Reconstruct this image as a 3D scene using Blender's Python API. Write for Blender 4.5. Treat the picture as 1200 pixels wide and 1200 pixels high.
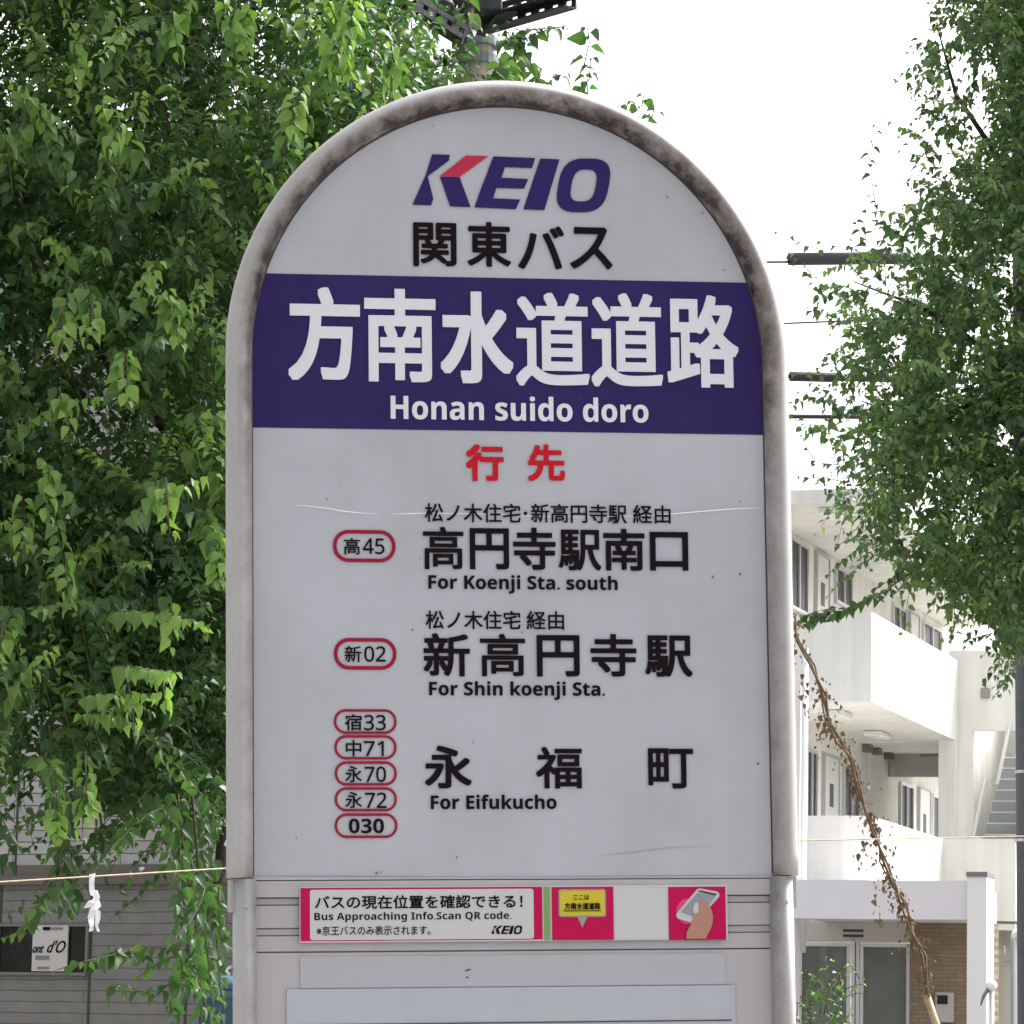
import bpy, bmesh, math, random
import numpy as np
from mathutils import Vector, Matrix

for o in list(bpy.data.objects):
    bpy.data.objects.remove(o, do_unlink=True)
sc = bpy.context.scene
COL = sc.collection
rnd = random.Random(7)
rng = np.random.default_rng(11)

# ------------------------------------------------------------------ camera
F = 4500.0                       # focal length in pixels of a 1200 px picture
CAMH = 1.6
PITCH, ROLL = math.radians(8.0), 0.02
fw = Vector((0, math.cos(PITCH), math.sin(PITCH)))
R0 = Vector((1, 0, 0)); U0 = R0.cross(fw)
RR = R0 * math.cos(ROLL) + U0 * math.sin(ROLL)
UU = -R0 * math.sin(ROLL) + U0 * math.cos(ROLL)
cd = bpy.data.cameras.new('camera'); cam = bpy.data.objects.new('camera', cd); COL.objects.link(cam)
cd.sensor_width = 36; cd.lens = F / 1200 * 36; cd.clip_start = 0.05; cd.clip_end = 2000
cam.matrix_world = Matrix(((RR.x, UU.x, -fw.x, 0), (RR.y, UU.y, -fw.y, 0), (RR.z, UU.z, -fw.z, CAMH), (0, 0, 0, 1)))
sc.camera = cam

# ------------------------------------------------------------------ sky, sun, exposure
SUN_EL, SUN_AZ = math.radians(48), math.radians(48)      # azimuth measured from +Y towards +X
w = bpy.data.worlds.new('World'); sc.world = w; w.use_nodes = True
nt = w.node_tree; nt.nodes.clear()
out = nt.nodes.new('ShaderNodeOutputWorld'); bg = nt.nodes.new('ShaderNodeBackground')
sky = nt.nodes.new('ShaderNodeTexSky'); sky.sky_type = 'NISHITA'; sky.sun_disc = False
sky.sun_elevation = SUN_EL; sky.sun_rotation = SUN_AZ
sky.air_density = 1.0; sky.dust_density = 8.0; sky.ozone_density = 1.0
hs = nt.nodes.new('ShaderNodeHueSaturation'); hs.inputs['Saturation'].default_value = 0.13   # thin white overcast
bg.inputs['Strength'].default_value = 0.15
nt.links.new(sky.outputs[0], hs.inputs['Color']); nt.links.new(hs.outputs[0], bg.inputs[0]); nt.links.new(bg.outputs[0], out.inputs[0])
sl = bpy.data.lights.new('sun', 'SUN'); sl.energy = 0.95; sl.angle = math.radians(30); sl.color = (1.0, 0.96, 0.9)
so = bpy.data.objects.new('sun', sl); COL.objects.link(so)
sd = Vector((math.sin(SUN_AZ) * math.cos(SUN_EL), math.cos(SUN_AZ) * math.cos(SUN_EL), math.sin(SUN_EL)))
so.rotation_euler = sd.to_track_quat('Z', 'Y').to_euler(); so.location = (20, 10, 40)
sc.view_settings.view_transform = 'Standard'; sc.view_settings.look = 'None'
sc.view_settings.exposure = 1.6; sc.view_settings.gamma = 1.0
sc.cycles.max_bounces = 8; sc.cycles.transparent_max_bounces = 8

# ------------------------------------------------------------------ helpers
def ray(px, py):
    return fw + RR * ((px - 600) / F) + UU * ((600 - py) / F)
def at(px, py, Y):
    """point seen at a pixel when it stands Y metres down the street"""
    d = ray(px, py); return Vector((0, 0, CAMH)) + d * (Y / d.y)

def srgb(r, g, b):
    f = lambda c: ((c / 255) / 12.92) if c / 255 <= .04045 else (((c / 255) + .055) / 1.055) ** 2.4
    return (f(r), f(g), f(b), 1)

def mat(name, col, rough=.6, spec=.4, metal=0.0, var=0.0, scale=20.0, col2=None, bump=0.0, bscale=None, detail=4.0):
    m = bpy.data.materials.new(name); m.use_nodes = True
    n = m.node_tree; p = n.nodes['Principled BSDF']
    p.inputs['Roughness'].default_value = rough; p.inputs['Metallic'].default_value = metal
    p.inputs['Specular IOR Level'].default_value = spec
    c = tuple(col[:3]) + (1,)
    tc = n.nodes.new('ShaderNodeTexCoord')
    if var > 0 or col2:
        no = n.nodes.new('ShaderNodeTexNoise'); no.inputs['Scale'].default_value = scale; no.inputs['Detail'].default_value = detail
        no.inputs['Roughness'].default_value = .6
        n.links.new(tc.outputs['Object'], no.inputs['Vector'])
        rp = n.nodes.new('ShaderNodeValToRGB')
        lo = col2 if col2 else tuple(x * (1 - var) for x in c[:3]) + (1,)
        hi = c if col2 else tuple(min(1, x * (1 + var * .5)) for x in c[:3]) + (1,)
        rp.color_ramp.elements[0].position = .35; rp.color_ramp.elements[0].color = tuple(lo[:3]) + (1,)
        rp.color_ramp.elements[1].position = .65; rp.color_ramp.elements[1].color = tuple(hi[:3]) + (1,)
        n.links.new(no.outputs['Fac'], rp.inputs['Fac']); n.links.new(rp.outputs['Color'], p.inputs['Base Color'])
    else:
        p.inputs['Base Color'].default_value = c
    if bump > 0:
        nb = n.nodes.new('ShaderNodeTexNoise'); nb.inputs['Scale'].default_value = bscale or scale * 3; nb.inputs['Detail'].default_value = 6
        n.links.new(tc.outputs['Object'], nb.inputs['Vector'])
        bp = n.nodes.new('ShaderNodeBump'); bp.inputs['Strength'].default_value = bump; bp.inputs['Distance'].default_value = .01
        n.links.new(nb.outputs['Fac'], bp.inputs['Height']); n.links.new(bp.outputs['Normal'], p.inputs['Normal'])
    return m

class MB:
    def __init__(s): s.v = []; s.f = []
    def add(s, vs, fs):
        k = len(s.v); s.v += [tuple(x) for x in vs]; s.f += [tuple(i + k for i in f) for f in fs]; return s
    def box(s, a, b, M=None):
        x0, y0, z0 = a; x1, y1, z1 = b
        vs = [(x0, y0, z0), (x1, y0, z0), (x1, y1, z0), (x0, y1, z0), (x0, y0, z1), (x1, y0, z1), (x1, y1, z1), (x0, y1, z1)]
        if M is not None: vs = [M @ Vector(v) for v in vs]
        return s.add(vs, [(0, 3, 2, 1), (4, 5, 6, 7), (0, 1, 5, 4), (1, 2, 6, 5), (2, 3, 7, 6), (3, 0, 4, 7)])
    def tube(s, pts, rad, n=8, caps=True):
        pts = [Vector(p) for p in pts]
        if not hasattr(rad, '__len__'): rad = [rad] * len(pts)
        rings = []; ref = None
        for i, p in enumerate(pts):
            t = (pts[min(i + 1, len(pts) - 1)] - pts[max(i - 1, 0)]).normalized()
            if ref is None: ref = Vector((0, 0, 1)) if abs(t.z) < .9 else Vector((1, 0, 0))
            a = (ref - t * ref.dot(t)).normalized(); b = t.cross(a); ref = a
            rings.append([p + (a * math.cos(k * 2 * math.pi / n) + b * math.sin(k * 2 * math.pi / n)) * rad[i] for k in range(n)])
        vs = [v for r in rings for v in r]; fs = []
        for i in range(len(pts) - 1):
            for k in range(n):
                fs.append((i * n + k, i * n + (k + 1) % n, (i + 1) * n + (k + 1) % n, (i + 1) * n + k))
        if caps: fs.append(tuple(range(n))[::-1]); fs.append(tuple((len(pts) - 1) * n + k for k in range(n)))
        return s.add(vs, fs)
    def lathe(s, c, prof, n=24):
        c = Vector(c); vs = []; fs = []
        for r, z in prof:
            for k in range(n):
                vs.append(c + Vector((r * math.cos(2 * math.pi * k / n), r * math.sin(2 * math.pi * k / n), z)))
        for i in range(len(prof) - 1):
            for k in range(n):
                fs.append((i * n + k, i * n + (k + 1) % n, (i + 1) * n + (k + 1) % n, (i + 1) * n + k))
        return s.add(vs, fs)
    def obj(s, name, m, parent=None, smooth=False, bevel=0):
        me = bpy.data.meshes.new(name); me.from_pydata(s.v, [], s.f); me.update()
        bm = bmesh.new(); bm.from_mesh(me); bmesh.ops.recalc_face_normals(bm, faces=bm.faces)
        if bevel:
            bmesh.ops.remove_doubles(bm, verts=bm.verts, dist=1e-5)
            ed = [e for e in bm.edges if len(e.link_faces) == 2 and e.calc_face_angle(0) > .6]
            bmesh.ops.bevel(bm, geom=ed, offset=bevel, segments=2, profile=.5, affect='EDGES')
        bm.to_mesh(me); bm.free()
        if smooth:
            for p in me.polygons: p.use_smooth = True
        if m: me.materials.append(m)
        o = bpy.data.objects.new(name, me); COL.objects.link(o)
        if parent: o.parent = parent
        return o

def thing(name, label, cat, loc=(0, 0, 0), rot=None, group=None):
    o = bpy.data.objects.new(name, None); COL.objects.link(o); o.location = loc; o.empty_display_size = .2
    if rot is not None: o.rotation_euler = rot
    return tag(o, label, cat, group)
def tag(o, label, cat, group=None):
    o['label'] = label; o['category'] = cat
    if group: o['group'] = group
    return o
def struct(o): o['kind'] = 'structure'; return o

# ------------------------------------------------------------------ materials
def streaks(m, amt=.10, k=1.0):
    n = m.node_tree; p = n.nodes['Principled BSDF']; lk = p.inputs['Base Color'].links[0]; src = lk.from_socket
    tc = n.nodes.new('ShaderNodeTexCoord'); mp = n.nodes.new('ShaderNodeMapping'); mp.inputs['Scale'].default_value = (3.2 * k, 3.2 * k, .22 * k)
    no = n.nodes.new('ShaderNodeTexNoise'); no.inputs['Scale'].default_value = 1.6; no.inputs['Detail'].default_value = 7
    n.links.new(tc.outputs['Object'], mp.inputs[0]); n.links.new(mp.outputs[0], no.inputs['Vector'])
    rp = n.nodes.new('ShaderNodeValToRGB'); rp.color_ramp.elements[0].position = .35; rp.color_ramp.elements[0].color = (1 - amt, 1 - amt * 1.05, 1 - amt * 1.15, 1); rp.color_ramp.elements[1].position = .6; rp.color_ramp.elements[1].color = (1, 1, 1, 1)
    mx = n.nodes.new('ShaderNodeMix'); mx.data_type = 'RGBA'; mx.blend_type = 'MULTIPLY'; mx.inputs['Factor'].default_value = 1
    n.links.new(no.outputs['Fac'], rp.inputs['Fac']); n.links.new(src, mx.inputs['A']); n.links.new(rp.outputs['Color'], mx.inputs['B']); n.links.new(mx.outputs['Result'], p.inputs['Base Color'])
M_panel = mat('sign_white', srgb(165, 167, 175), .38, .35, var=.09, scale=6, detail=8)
M_band = mat('indigo_film', srgb(42, 32, 84), .5, .12, var=.10, scale=14)
M_ink = mat('black_film', srgb(20, 10, 18), .6, .08)
M_logo = mat('logo_indigo', srgb(42, 30, 86), .5, .12)
M_red = mat('red_film', srgb(176, 14, 32), .5, .15)
M_crim = mat('crimson_film', srgb(136, 18, 48), .5, .15)
M_wht = mat('white_film', srgb(200, 200, 208), .4, .4)
M_mag = mat('magenta_print', srgb(172, 6, 70), .5, .15, var=.05, scale=30)
M_pinkglow = mat('pale_pink_print', srgb(223, 132, 168), .35, .4)
M_stick = mat('sticker_white', srgb(179, 179, 182), .35, .4)
M_yel = mat('yellow_print', srgb(185, 168, 37), .35, .4)
M_grn = mat('green_print', srgb(111, 141, 87), .35, .4)
M_lil = mat('grey_lilac_print', srgb(140, 134, 141), .35, .4)
M_skinp = mat('tan_print', srgb(159, 117, 100), .35, .4)
M_silver = mat('silver_print', srgb(172, 176, 179), .35, .4)
M_greyp = mat('grey_print', srgb(130, 133, 139), .35, .4)
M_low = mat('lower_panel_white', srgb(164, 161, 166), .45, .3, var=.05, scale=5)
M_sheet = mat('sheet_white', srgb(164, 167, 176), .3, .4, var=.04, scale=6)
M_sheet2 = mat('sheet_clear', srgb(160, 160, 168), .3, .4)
M_line = mat('dark_seam', srgb(66, 56, 60), .6)
M_groove = mat('groove_grey', srgb(112, 106, 110), .7)
M_scr = mat('scratch', srgb(219, 223, 227), .5)

streaks(M_panel, .03, 7); streaks(M_low, .06, 8); streaks(M_sheet, .03, 12)
def tube_material():
    m = bpy.data.materials.new('weathered_aluminium'); m.use_nodes = True
    n = m.node_tree; p = n.nodes['Principled BSDF']
    p.inputs['Roughness'].default_value = .5; p.inputs['Metallic'].default_value = .12
    tc = n.nodes.new('ShaderNodeTexCoord')
    # vertex mask: dirt on the arch and inner side, with occlusion shade painted in
    at_ = n.nodes.new('ShaderNodeAttribute'); at_.attribute_name = 'grime_shade'
    n1 = n.nodes.new('ShaderNodeTexNoise'); n1.inputs['Scale'].default_value = 48; n1.inputs['Detail'].default_value = 8; n1.inputs['Roughness'].default_value = .7
    n2 = n.nodes.new('ShaderNodeTexNoise'); n2.inputs['Scale'].default_value = 260; n2.inputs['Detail'].default_value = 6; n2.inputs['Roughness'].default_value = .75
    n3 = n.nodes.new('ShaderNodeTexNoise'); n3.inputs['Scale'].default_value = 12
    for q in (n1, n2, n3): n.links.new(tc.outputs['Object'], q.inputs['Vector'])
    a = n.nodes.new('ShaderNodeMath'); a.operation = 'MULTIPLY_ADD'; a.inputs[1].default_value = 2.6; a.inputs[2].default_value = -.58
    n.links.new(n1.outputs['Fac'], a.inputs[0])
    b = n.nodes.new('ShaderNodeMath'); b.operation = 'MULTIPLY'; n.links.new(a.outputs[0], b.inputs[0]); n.links.new(at_.outputs['Fac'], b.inputs[1])
    c_ = n.nodes.new('ShaderNodeMath'); c_.operation = 'MULTIPLY_ADD'; c_.inputs[1].default_value = .22; n.links.new(n2.outputs['Fac'], c_.inputs[0]); n.links.new(b.outputs[0], c_.inputs[2])
    d_ = n.nodes.new('ShaderNodeMath'); d_.operation = 'MULTIPLY_ADD'; d_.inputs[1].default_value = .2; n.links.new(n3.outputs['Fac'], d_.inputs[0]); n.links.new(c_.outputs[0], d_.inputs[2])
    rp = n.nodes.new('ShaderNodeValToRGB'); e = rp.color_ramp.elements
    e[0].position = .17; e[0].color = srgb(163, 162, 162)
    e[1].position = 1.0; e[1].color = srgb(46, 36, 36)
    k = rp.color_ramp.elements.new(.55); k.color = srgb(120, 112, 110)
    n.links.new(d_.outputs[0], rp.inputs['Fac']); n.links.new(rp.outputs['Color'], p.inputs['Base Color'])
    bp = n.nodes.new('ShaderNodeBump'); bp.inputs['Strength'].default_value = .12; bp.inputs['Distance'].default_value = .001
    n.links.new(n2.outputs['Fac'], bp.inputs['Height']); n.links.new(bp.outputs['Normal'], p.inputs['Normal'])
    return m
M_tube = tube_material()

# ------------------------------------------------------------------ ground
g = MB(); g.add([(-600, -300, 0), (600, -300, 0), (600, 1500, 0), (-600, 1500, 0)], [(0, 1, 2, 3)])
struct(g.obj('ground', mat('ground_soil', (.16, .15, .13), .9, var=.3, scale=.4)))
g = MB(); g.box((-40, -6, -.2), (40, 5.2, .12))
struct(g.obj('pavement', mat('paving', (.30, .29, .27), .85, var=.2, scale=3)))
g = MB(); g.add([(-60, -16, .004), (60, -16, .004), (60, -6, .004), (-60, -6, .004)], [(0, 1, 2, 3)])
struct(g.obj('road', mat('asphalt', (.055, .055, .06), .85, var=.25, scale=8)))

# ================================================================== BUS STOP SIGN
PSI, LEAN = math.radians(9.41), math.radians(-1.82)
SM = Matrix.Rotation(PSI, 3, 'Z') @ Matrix.Rotation(LEAN, 3, 'Y')
ST = Vector((-.0028, 3.6, .5833 + CAMH))
H0 = (ST.z - .12) / math.cos(LEAN)              # height of the name band's lower edge above the foot
sign = thing('bus_stop_sign', 'white arch topped bus stop sign with indigo name band and weathered tubular frame', 'bus stop sign', ST - SM @ Vector((0, 0, H0)))
sign.rotation_mode = 'QUATERNION'; sign.rotation_quaternion = SM.to_quaternion()
SN = SM @ Vector((0, 1, 0))
def S(px, py):
    d = ray(px, py); t = (ST - Vector((0, 0, CAMH))).dot(SN) / d.dot(SN)
    q = SM.transposed() @ (Vector((0, 0, CAMH)) + d * t - ST); return q.x, q.z + H0
def sbox(x0, y0, x1, y1):
    cx, cy = (x0 + x1) / 2, (y0 + y1) / 2
    return S(x0, cy)[0], S(cx, y1)[1], S(x1, cy)[0], S(cx, y0)[1]
AC = .069 + H0                                 # centre height of the arch

def flat(name, polys, m, parent, y):
    """thin printed shape: polygons of (u, w) on the sign's plane"""
    bm = bmesh.new()
    for q in polys:
        bm.faces.new([bm.verts.new((u, y, v)) for u, v in q])
    bmesh.ops.triangulate(bm, faces=bm.faces)
    for f in bm.faces:
        f.normal_update()
        if f.normal.y > 0: f.normal_flip()
    me = bpy.data.meshes.new(name); bm.to_mesh(me); bm.free(); me.materials.append(m)
    o = bpy.data.objects.new(name, me); COL.objects.link(o); o.parent = parent; return o

_gl = {}
def sans(text, bold):
    """Latin letters and digits as plain or bold sans serif glyphs"""
    o = ''
    for ch in text:
        if 'A' <= ch <= 'Z': o += chr((0x1D5D4 if bold else 0x1D5A0) + ord(ch) - 65)
        elif 'a' <= ch <= 'z': o += chr((0x1D5EE if bold else 0x1D5BA) + ord(ch) - 97)
        elif '0' <= ch <= '9': o += chr((0x1D7EC if bold else 0x1D7E2) + ord(ch) - 48)
        else: o += ch
    return o
def glyphs(text, shear=0, spacing=1.0):
    k = (text, shear, spacing)
    if k in _gl: return _gl[k]
    c = bpy.data.curves.new('tmp', 'FONT'); c.body = text; c.shear = shear; c.space_character = spacing; c.resolution_u = 6
    o = bpy.data.objects.new('tmp', c); COL.objects.link(o); bpy.context.view_layer.update()
    me = bpy.data.meshes.new_from_object(o.evaluated_get(bpy.context.evaluated_depsgraph_get()))
    V = np.array([v.co[:2] for v in me.vertices]); Fc = [tuple(p.vertices) for p in me.polygons]
    bpy.data.objects.remove(o, do_unlink=True); bpy.data.curves.remove(c); bpy.data.meshes.remove(me)
    _gl[k] = (V, Fc); return V, Fc

def letters(name, items, *a, **k):
    if len(items) > 1 and name in ('destination_name', 'destination_heading', 'station_name', 'operator_name'):
        for it in items: letters_line(name, [it], *a, **k)
    else: return letters_line(name, items, *a, **k)
def letters_line(name, items, m, parent, y=-.0012, shape='square', label=None):
    """items: (text, (x0,y0,x1,y1) in the photograph, weight in its pixels[, shear]) - one mesh per line of writing"""
    vs, fs = [], []
    for it in items:
        text, bb, wt = it[:3]; sh = it[3] if len(it) > 3 else 0
        V, Fc = glyphs(text, sh)
        u0, w0, u1, w1 = sbox(*bb)
        px = (u1 - u0) / (bb[2] - bb[0]); r = wt * px
        mn, mx = V.min(0), V.max(0)
        X = (u0 + r) + (V[:, 0] - mn[0]) / (mx[0] - mn[0]) * (u1 - u0 - 2 * r)
        Z = (w0 + r) + (V[:, 1] - mn[1]) / (mx[1] - mn[1]) * (w1 - w0 - 2 * r)
        if wt <= 0.05: offs = [(0, 0)]
        elif shape == 'round': offs = [(0, 0)] + [(math.cos(a * math.pi / 6), math.sin(a * math.pi / 6)) for a in range(12)]
        else:
            q = 1.0; offs = [(0, 0), (q, q), (-q, q), (q, -q), (-q, -q), (1, 0), (-1, 0), (0, 1), (0, -1)]
            if wt > 2: offs += [(q, q / 2), (-q, q / 2), (q, -q / 2), (-q, -q / 2), (q / 2, q), (-q / 2, q), (q / 2, -q), (-q / 2, -q)]
        for i, (a, b) in enumerate(offs):
            k = len(vs)
            vs += [(x + a * r, y - i * 2e-5, z + b * r) for x, z in zip(X, Z)]
            fs += [tuple(j + k for j in f) for f in Fc]
    me = bpy.data.meshes.new(name); me.from_pydata(vs, [], fs); me.update(); me.materials.append(m)
    o = bpy.data.objects.new(name, me); COL.objects.link(o); o.parent = parent
    if label: o['label'] = label
    return o

# --- frame tube
def sweep(path, nrm, aw, ad, n=28, expo=2.5):
    vs, fs, gr = [], [], []
    for (p, q) in zip(path, nrm):
        for k in range(n):
            t = 2 * math.pi * k / n; c, s_ = math.cos(t), math.sin(t)
            a = aw * math.copysign(abs(c) ** (2 / expo), c); b = ad * math.copysign(abs(s_) ** (2 / expo), s_)
            vs.append((p[0] + q[0] * a, b, p[1] + q[1] * a))
            up = max(0, min(1, (p[1] - AC + .14) / .24))           # dirt gathers round the arch
            inner = max(0, min(1, (.40 - c) / 1.1))  # inner side: dirt deepened by painted occlusion shade
            gr.append(up * (.10 + .80 * inner) + (1 - up) * .22 * inner)
    for i in range(len(path) - 1):
        for k in range(n):
            fs.append((i * n + k, i * n + (k + 1) % n, (i + 1) * n + (k + 1) % n, (i + 1) * n + k))
    fs.append(tuple(range(n))); fs.append(tuple((len(path) - 1) * n + k for k in range(n))[::-1])
    return vs, fs, gr
def tube_obj(name, path, nrm, aw, ad, parent, expo=2.5):
    vs, fs, gr = sweep(path, nrm, aw, ad, expo=expo)
    me = bpy.data.meshes.new(name); me.from_pydata(vs, [], fs); me.update()
    bm = bmesh.new(); bm.from_mesh(me); bmesh.ops.recalc_face_normals(bm, faces=bm.faces); bm.to_mesh(me); bm.free()
    a_ = me.attributes.new('grime_shade', 'FLOAT', 'POINT'); a_.data.foreach_set('value', gr)
    for p in me.polygons: p.use_smooth = True
    me.materials.append(M_tube)
    o = bpy.data.objects.new(name, me); COL.objects.link(o); o.parent = parent; return o

RT = .2587; WJ = H0 - .4215
path, nrm = [], []
for i in range(24):
    path.append((-RT, WJ + (AC - WJ) * i / 24)); nrm.append((-1, 0))
for i in range(73):
    a = math.pi * (1 - i / 72); path.append((RT * math.cos(a), AC + (RT + .0005) * math.sin(a))); nrm.append((math.cos(a), math.sin(a)))
for i in range(1, 25):
    path.append((RT, AC + (WJ - AC) * i / 24)); nrm.append((1, 0))
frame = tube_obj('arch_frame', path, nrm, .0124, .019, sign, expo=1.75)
gk = MB(); gp = [(-.2470, WJ + .002)] + [(-.2470, AC)] + [(.2470 * math.cos(math.pi * (1 - i / 60)), AC + .2470 * math.sin(math.pi * (1 - i / 60))) for i in range(1, 60)] + [(.2470, AC), (.2470, WJ + .002)]
gk.tube([(u, -.0005, v) for u, v in gp], .0016, 6); gk.obj('gasket', mat('gasket_black', srgb(58, 50, 52), .8), sign, True)
for s_ in (-1, 1):
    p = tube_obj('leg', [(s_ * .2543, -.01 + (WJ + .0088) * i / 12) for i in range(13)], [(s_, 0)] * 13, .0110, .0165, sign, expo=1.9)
    q = MB(); q.box((s_ * .2662 - .0022, -.004, WJ - .031), (s_ * .2662 + .0022, .017, WJ - .001)); q.obj('joint_sleeve', M_tube, p, bevel=.0006)
    q = MB(); q.tube([(s_ * .2545, -.0150, WJ - .026), (s_ * .2545, -.0172, WJ - .026)], .0022, 10); q.obj('rivet', M_tube, p)
# small hooks on the frame's outer side
for px, py in ((266.5, 988), (268, 1137)):
    u, v = S(px, py); q = MB(); q.tube([(u + .004, 0, v + .003), (u - .0005, -.002, v + .002), (u - .0022, -.002, v - .001), (u + .001, -.003, v - .004)], .0014, 6); q.obj('hook', M_wht, sign, True)
# foot: heavy round base, level on the pavement
SI = SM.inverted()
q = MB(); q.lathe((0, 0, 0), [(.0, -.02), (.33, -.02), (.33, .05), (.31, .075), (.14, .10), (0, .105)], 40); q.v = [tuple(SI @ Vector(v)) for v in q.v]
q.obj('base', mat('base_concrete', (.3, .3, .3), .9, var=.2, scale=15), sign, True)
q = MB(); q.box((-.2446, -.012, .34), (.2446, .012, .37)); q.obj('crossbar', M_tube, sign, bevel=.002)

# --- upper panel with arch
WP = S(600, 1030.5)[1]
pan = [(-.2475, WP + .0005), (.2475, WP + .0005)] + [(.2475 * math.cos(math.pi * i / 72), AC + .2475 * math.sin(math.pi * i / 72)) for i in range(73)]
pm = MB(); n_ = len(pan)
pm.add([(u, 0, v) for u, v in pan] + [(u, .008, v) for u, v in pan], [tuple(range(n_))[::-1], tuple(range(n_, 2 * n_))] + [(i, (i + 1) % n_, n_ + (i + 1) % n_, n_ + i) for i in range(n_)])
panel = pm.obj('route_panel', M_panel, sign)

# --- indigo name band, cut to the arch
def band_pts():
    bl, br = (-.2472, H0), (.2472, H0)
    wl, wr = S(313, 320.5)[1], S(878, 331.5)[1]
    pts = [bl, br]
    a1 = math.asin((wr - AC) / .2472); a0 = math.asin((wl - AC) / .2472)
    pts.append((.2472, AC)); pts += [(.2472 * math.cos(a1 * i / 10), AC + .2472 * math.sin(a1 * i / 10)) for i in range(1, 11)]
    pts += [(-.2472 * math.cos(a0 * i / 10), AC + .2472 * math.sin(a0 * i / 10)) for i in range(10, 0, -1)]
    pts.append((-.2472, AC)); return pts
band = flat('name_band', [band_pts()], M_band, panel, -.0005)
letters('station_name', [('方', (337.5, 336.8, 421.7, 446.3), 2.9), ('南', (426.8, 338.8, 510.4, 447.9), 2.4), ('水', (515.8, 342, 601, 449.6), 2.9),
        ('道', (604.2, 343.4, 690.1, 453), 2.1), ('道', (692.3, 344, 776, 454), 2.1), ('路', (781.3, 346.2, 865, 454.4), 2.2)], M_wht, panel)
letters('romanised_name', [(sans('Honan suido doro', 1), (457.5, 464.6, 759.5, 493.6), .25)], M_wht, panel, shape='round')
letters('operator_name', [('関', (484, 261.2, 534.8, 312.8), 1.25), ('東', (547.2, 260.4, 598.7, 313), 1.35), ('バ', (606.5, 265, 661, 316), 1.45), ('ス', (667.4, 266.2, 717.4, 316), 1.45)], M_ink, panel, shape='round')

def super_o(cx, cy, hw, hh, sh, n=40, e=3.0):
    pts = []
    for k in range(n):
        t = 2 * math.pi * k / n; c, s_ = math.cos(t), math.sin(t)
        x = hw * math.copysign(abs(c) ** (2 / e), c); y = hh * math.copysign(abs(s_) ** (2 / e), s_)
        pts.append((cx + x - y * sh, cy + y))
    return pts
def logo(bb, mi, mr, y, parent, name='company_logo'):
    """bb: the photograph's box of the logo; drawn in 1085 x 300 units"""
    u0, w0, u1, w1 = sbox(*bb)
    T = lambda p: (u0 + (p[0] - 60) / 1085 * (u1 - u0), w1 - (p[1] - 62 - (p[0] - 60) * .0125) / 288 * (w1 - w0))
    P = lambda L: [T(p) for p in L]
    blue = [P([(168, 63), (262, 65), (258, 95), (143, 181), (133, 172)]), P([(133, 172), (143, 181), (172, 299), (160, 334), (60, 332)]),
            P([(208, 182), (315, 184), (372, 342), (262, 338)]),
            P([(498, 70), (724, 76), (706, 130), (560, 126), (472, 122)][:4] + [(476, 124)]), P([(476, 124), (560, 126), (540, 183), (455, 180)]),
            P([(455, 180), (685, 188), (662, 240), (431, 236)]), P([(431, 236), (512, 238), (495, 292), (412, 290)]), P([(412, 290), (640, 298), (616, 350), (392, 342)]),
            P([(752, 78), (856, 81), (770, 353), (656, 350)])]
    A = super_o(985, 218, 138, 144, .2, e=3.0); B = super_o(985, 219, 66, 85, .2, e=3.0)
    for k in range(40):
        j = (k + 1) % 40; blue.append(P([A[k], A[j], B[j], B[k]]))
    o = flat(name, blue, mi, parent, y)
    if mr: flat('logo_accent', [P([(350, 67), (470, 69), (315, 181), (208, 179)])], mr, parent, y)
    else: flat('logo_accent', [P([(350, 67), (470, 69), (315, 181), (208, 179)])], mi, parent, y)
logo((483, 183.6, 718, 247), M_logo, mat('logo_crimson', srgb(166, 16, 56), .4), -.0012, panel)

letters('destination_heading', [('行', (545.7, 521, 590.2, 564), 1.5), ('先', (618, 521, 661.8, 564.2), 1.2)], M_red, panel)
letters('via_line', [('松ノ木住宅', (497.6, 590, 609.8, 612.4), .3), ('・', (613.6, 599.6, 617.6, 603.8), .2), ('新高円寺駅', (622, 591, 734.3, 613.2), .3), ('経由', (741.4, 592, 785.6, 613.8), .3)], M_ink, panel)
letters('destination_name', [('高', (495.5, 617.5, 543, 667.3), .9), ('円', (550.3, 619.2, 596.3, 667.5), 1.2), ('寺', (601, 618.5, 650.8, 668), 1.1), ('駅', (654.3, 621, 704.3, 668.8), 1.0), ('南', (706.8, 620, 755.3, 669), 1.1), ('口', (761.3, 623.6, 806.2, 669), 1.2)], M_ink, panel)
letters('romanised_line', [(sans('For Koenji Sta. south', 1), (501.8, 674.2, 723.6, 696), .2)], M_ink, panel, shape='round')
letters('via_line', [('松ノ木住宅', (498.6, 715.6, 609.8, 737.6), .3), ('経由', (616.8, 716.2, 660.8, 738), .3)], M_ink, panel)
letters('destination_name', [('新', (496, 742.3, 550.5, 792.8), 1.1), ('高', (562.3, 743, 615.2, 792.8), .9), ('円', (628.8, 744.4, 679, 793), 1.2), ('寺', (691.8, 743.2, 745.6, 793), 1.1), ('駅', (755.6, 744.8, 811.2, 793.4), 1.2)], M_ink, panel)
letters('romanised_line', [(sans('For Shin koenji Sta.', 1), (502.6, 798.6, 708.6, 820.4), .2)], M_ink, panel, shape='round')
letters('destination_name', [('永', (497.4, 874, 552.6, 924), 1.2), ('福', (627.8, 875.4, 681.8, 924.2), 1.0), ('町', (759.3, 877, 812.2, 924.2), 1.05)], M_ink, panel)
letters('romanised_line', [(sans('For Eifukucho', 1), (504.6, 931.2, 652, 948.4), .2)], M_ink, panel, shape='round')

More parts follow.
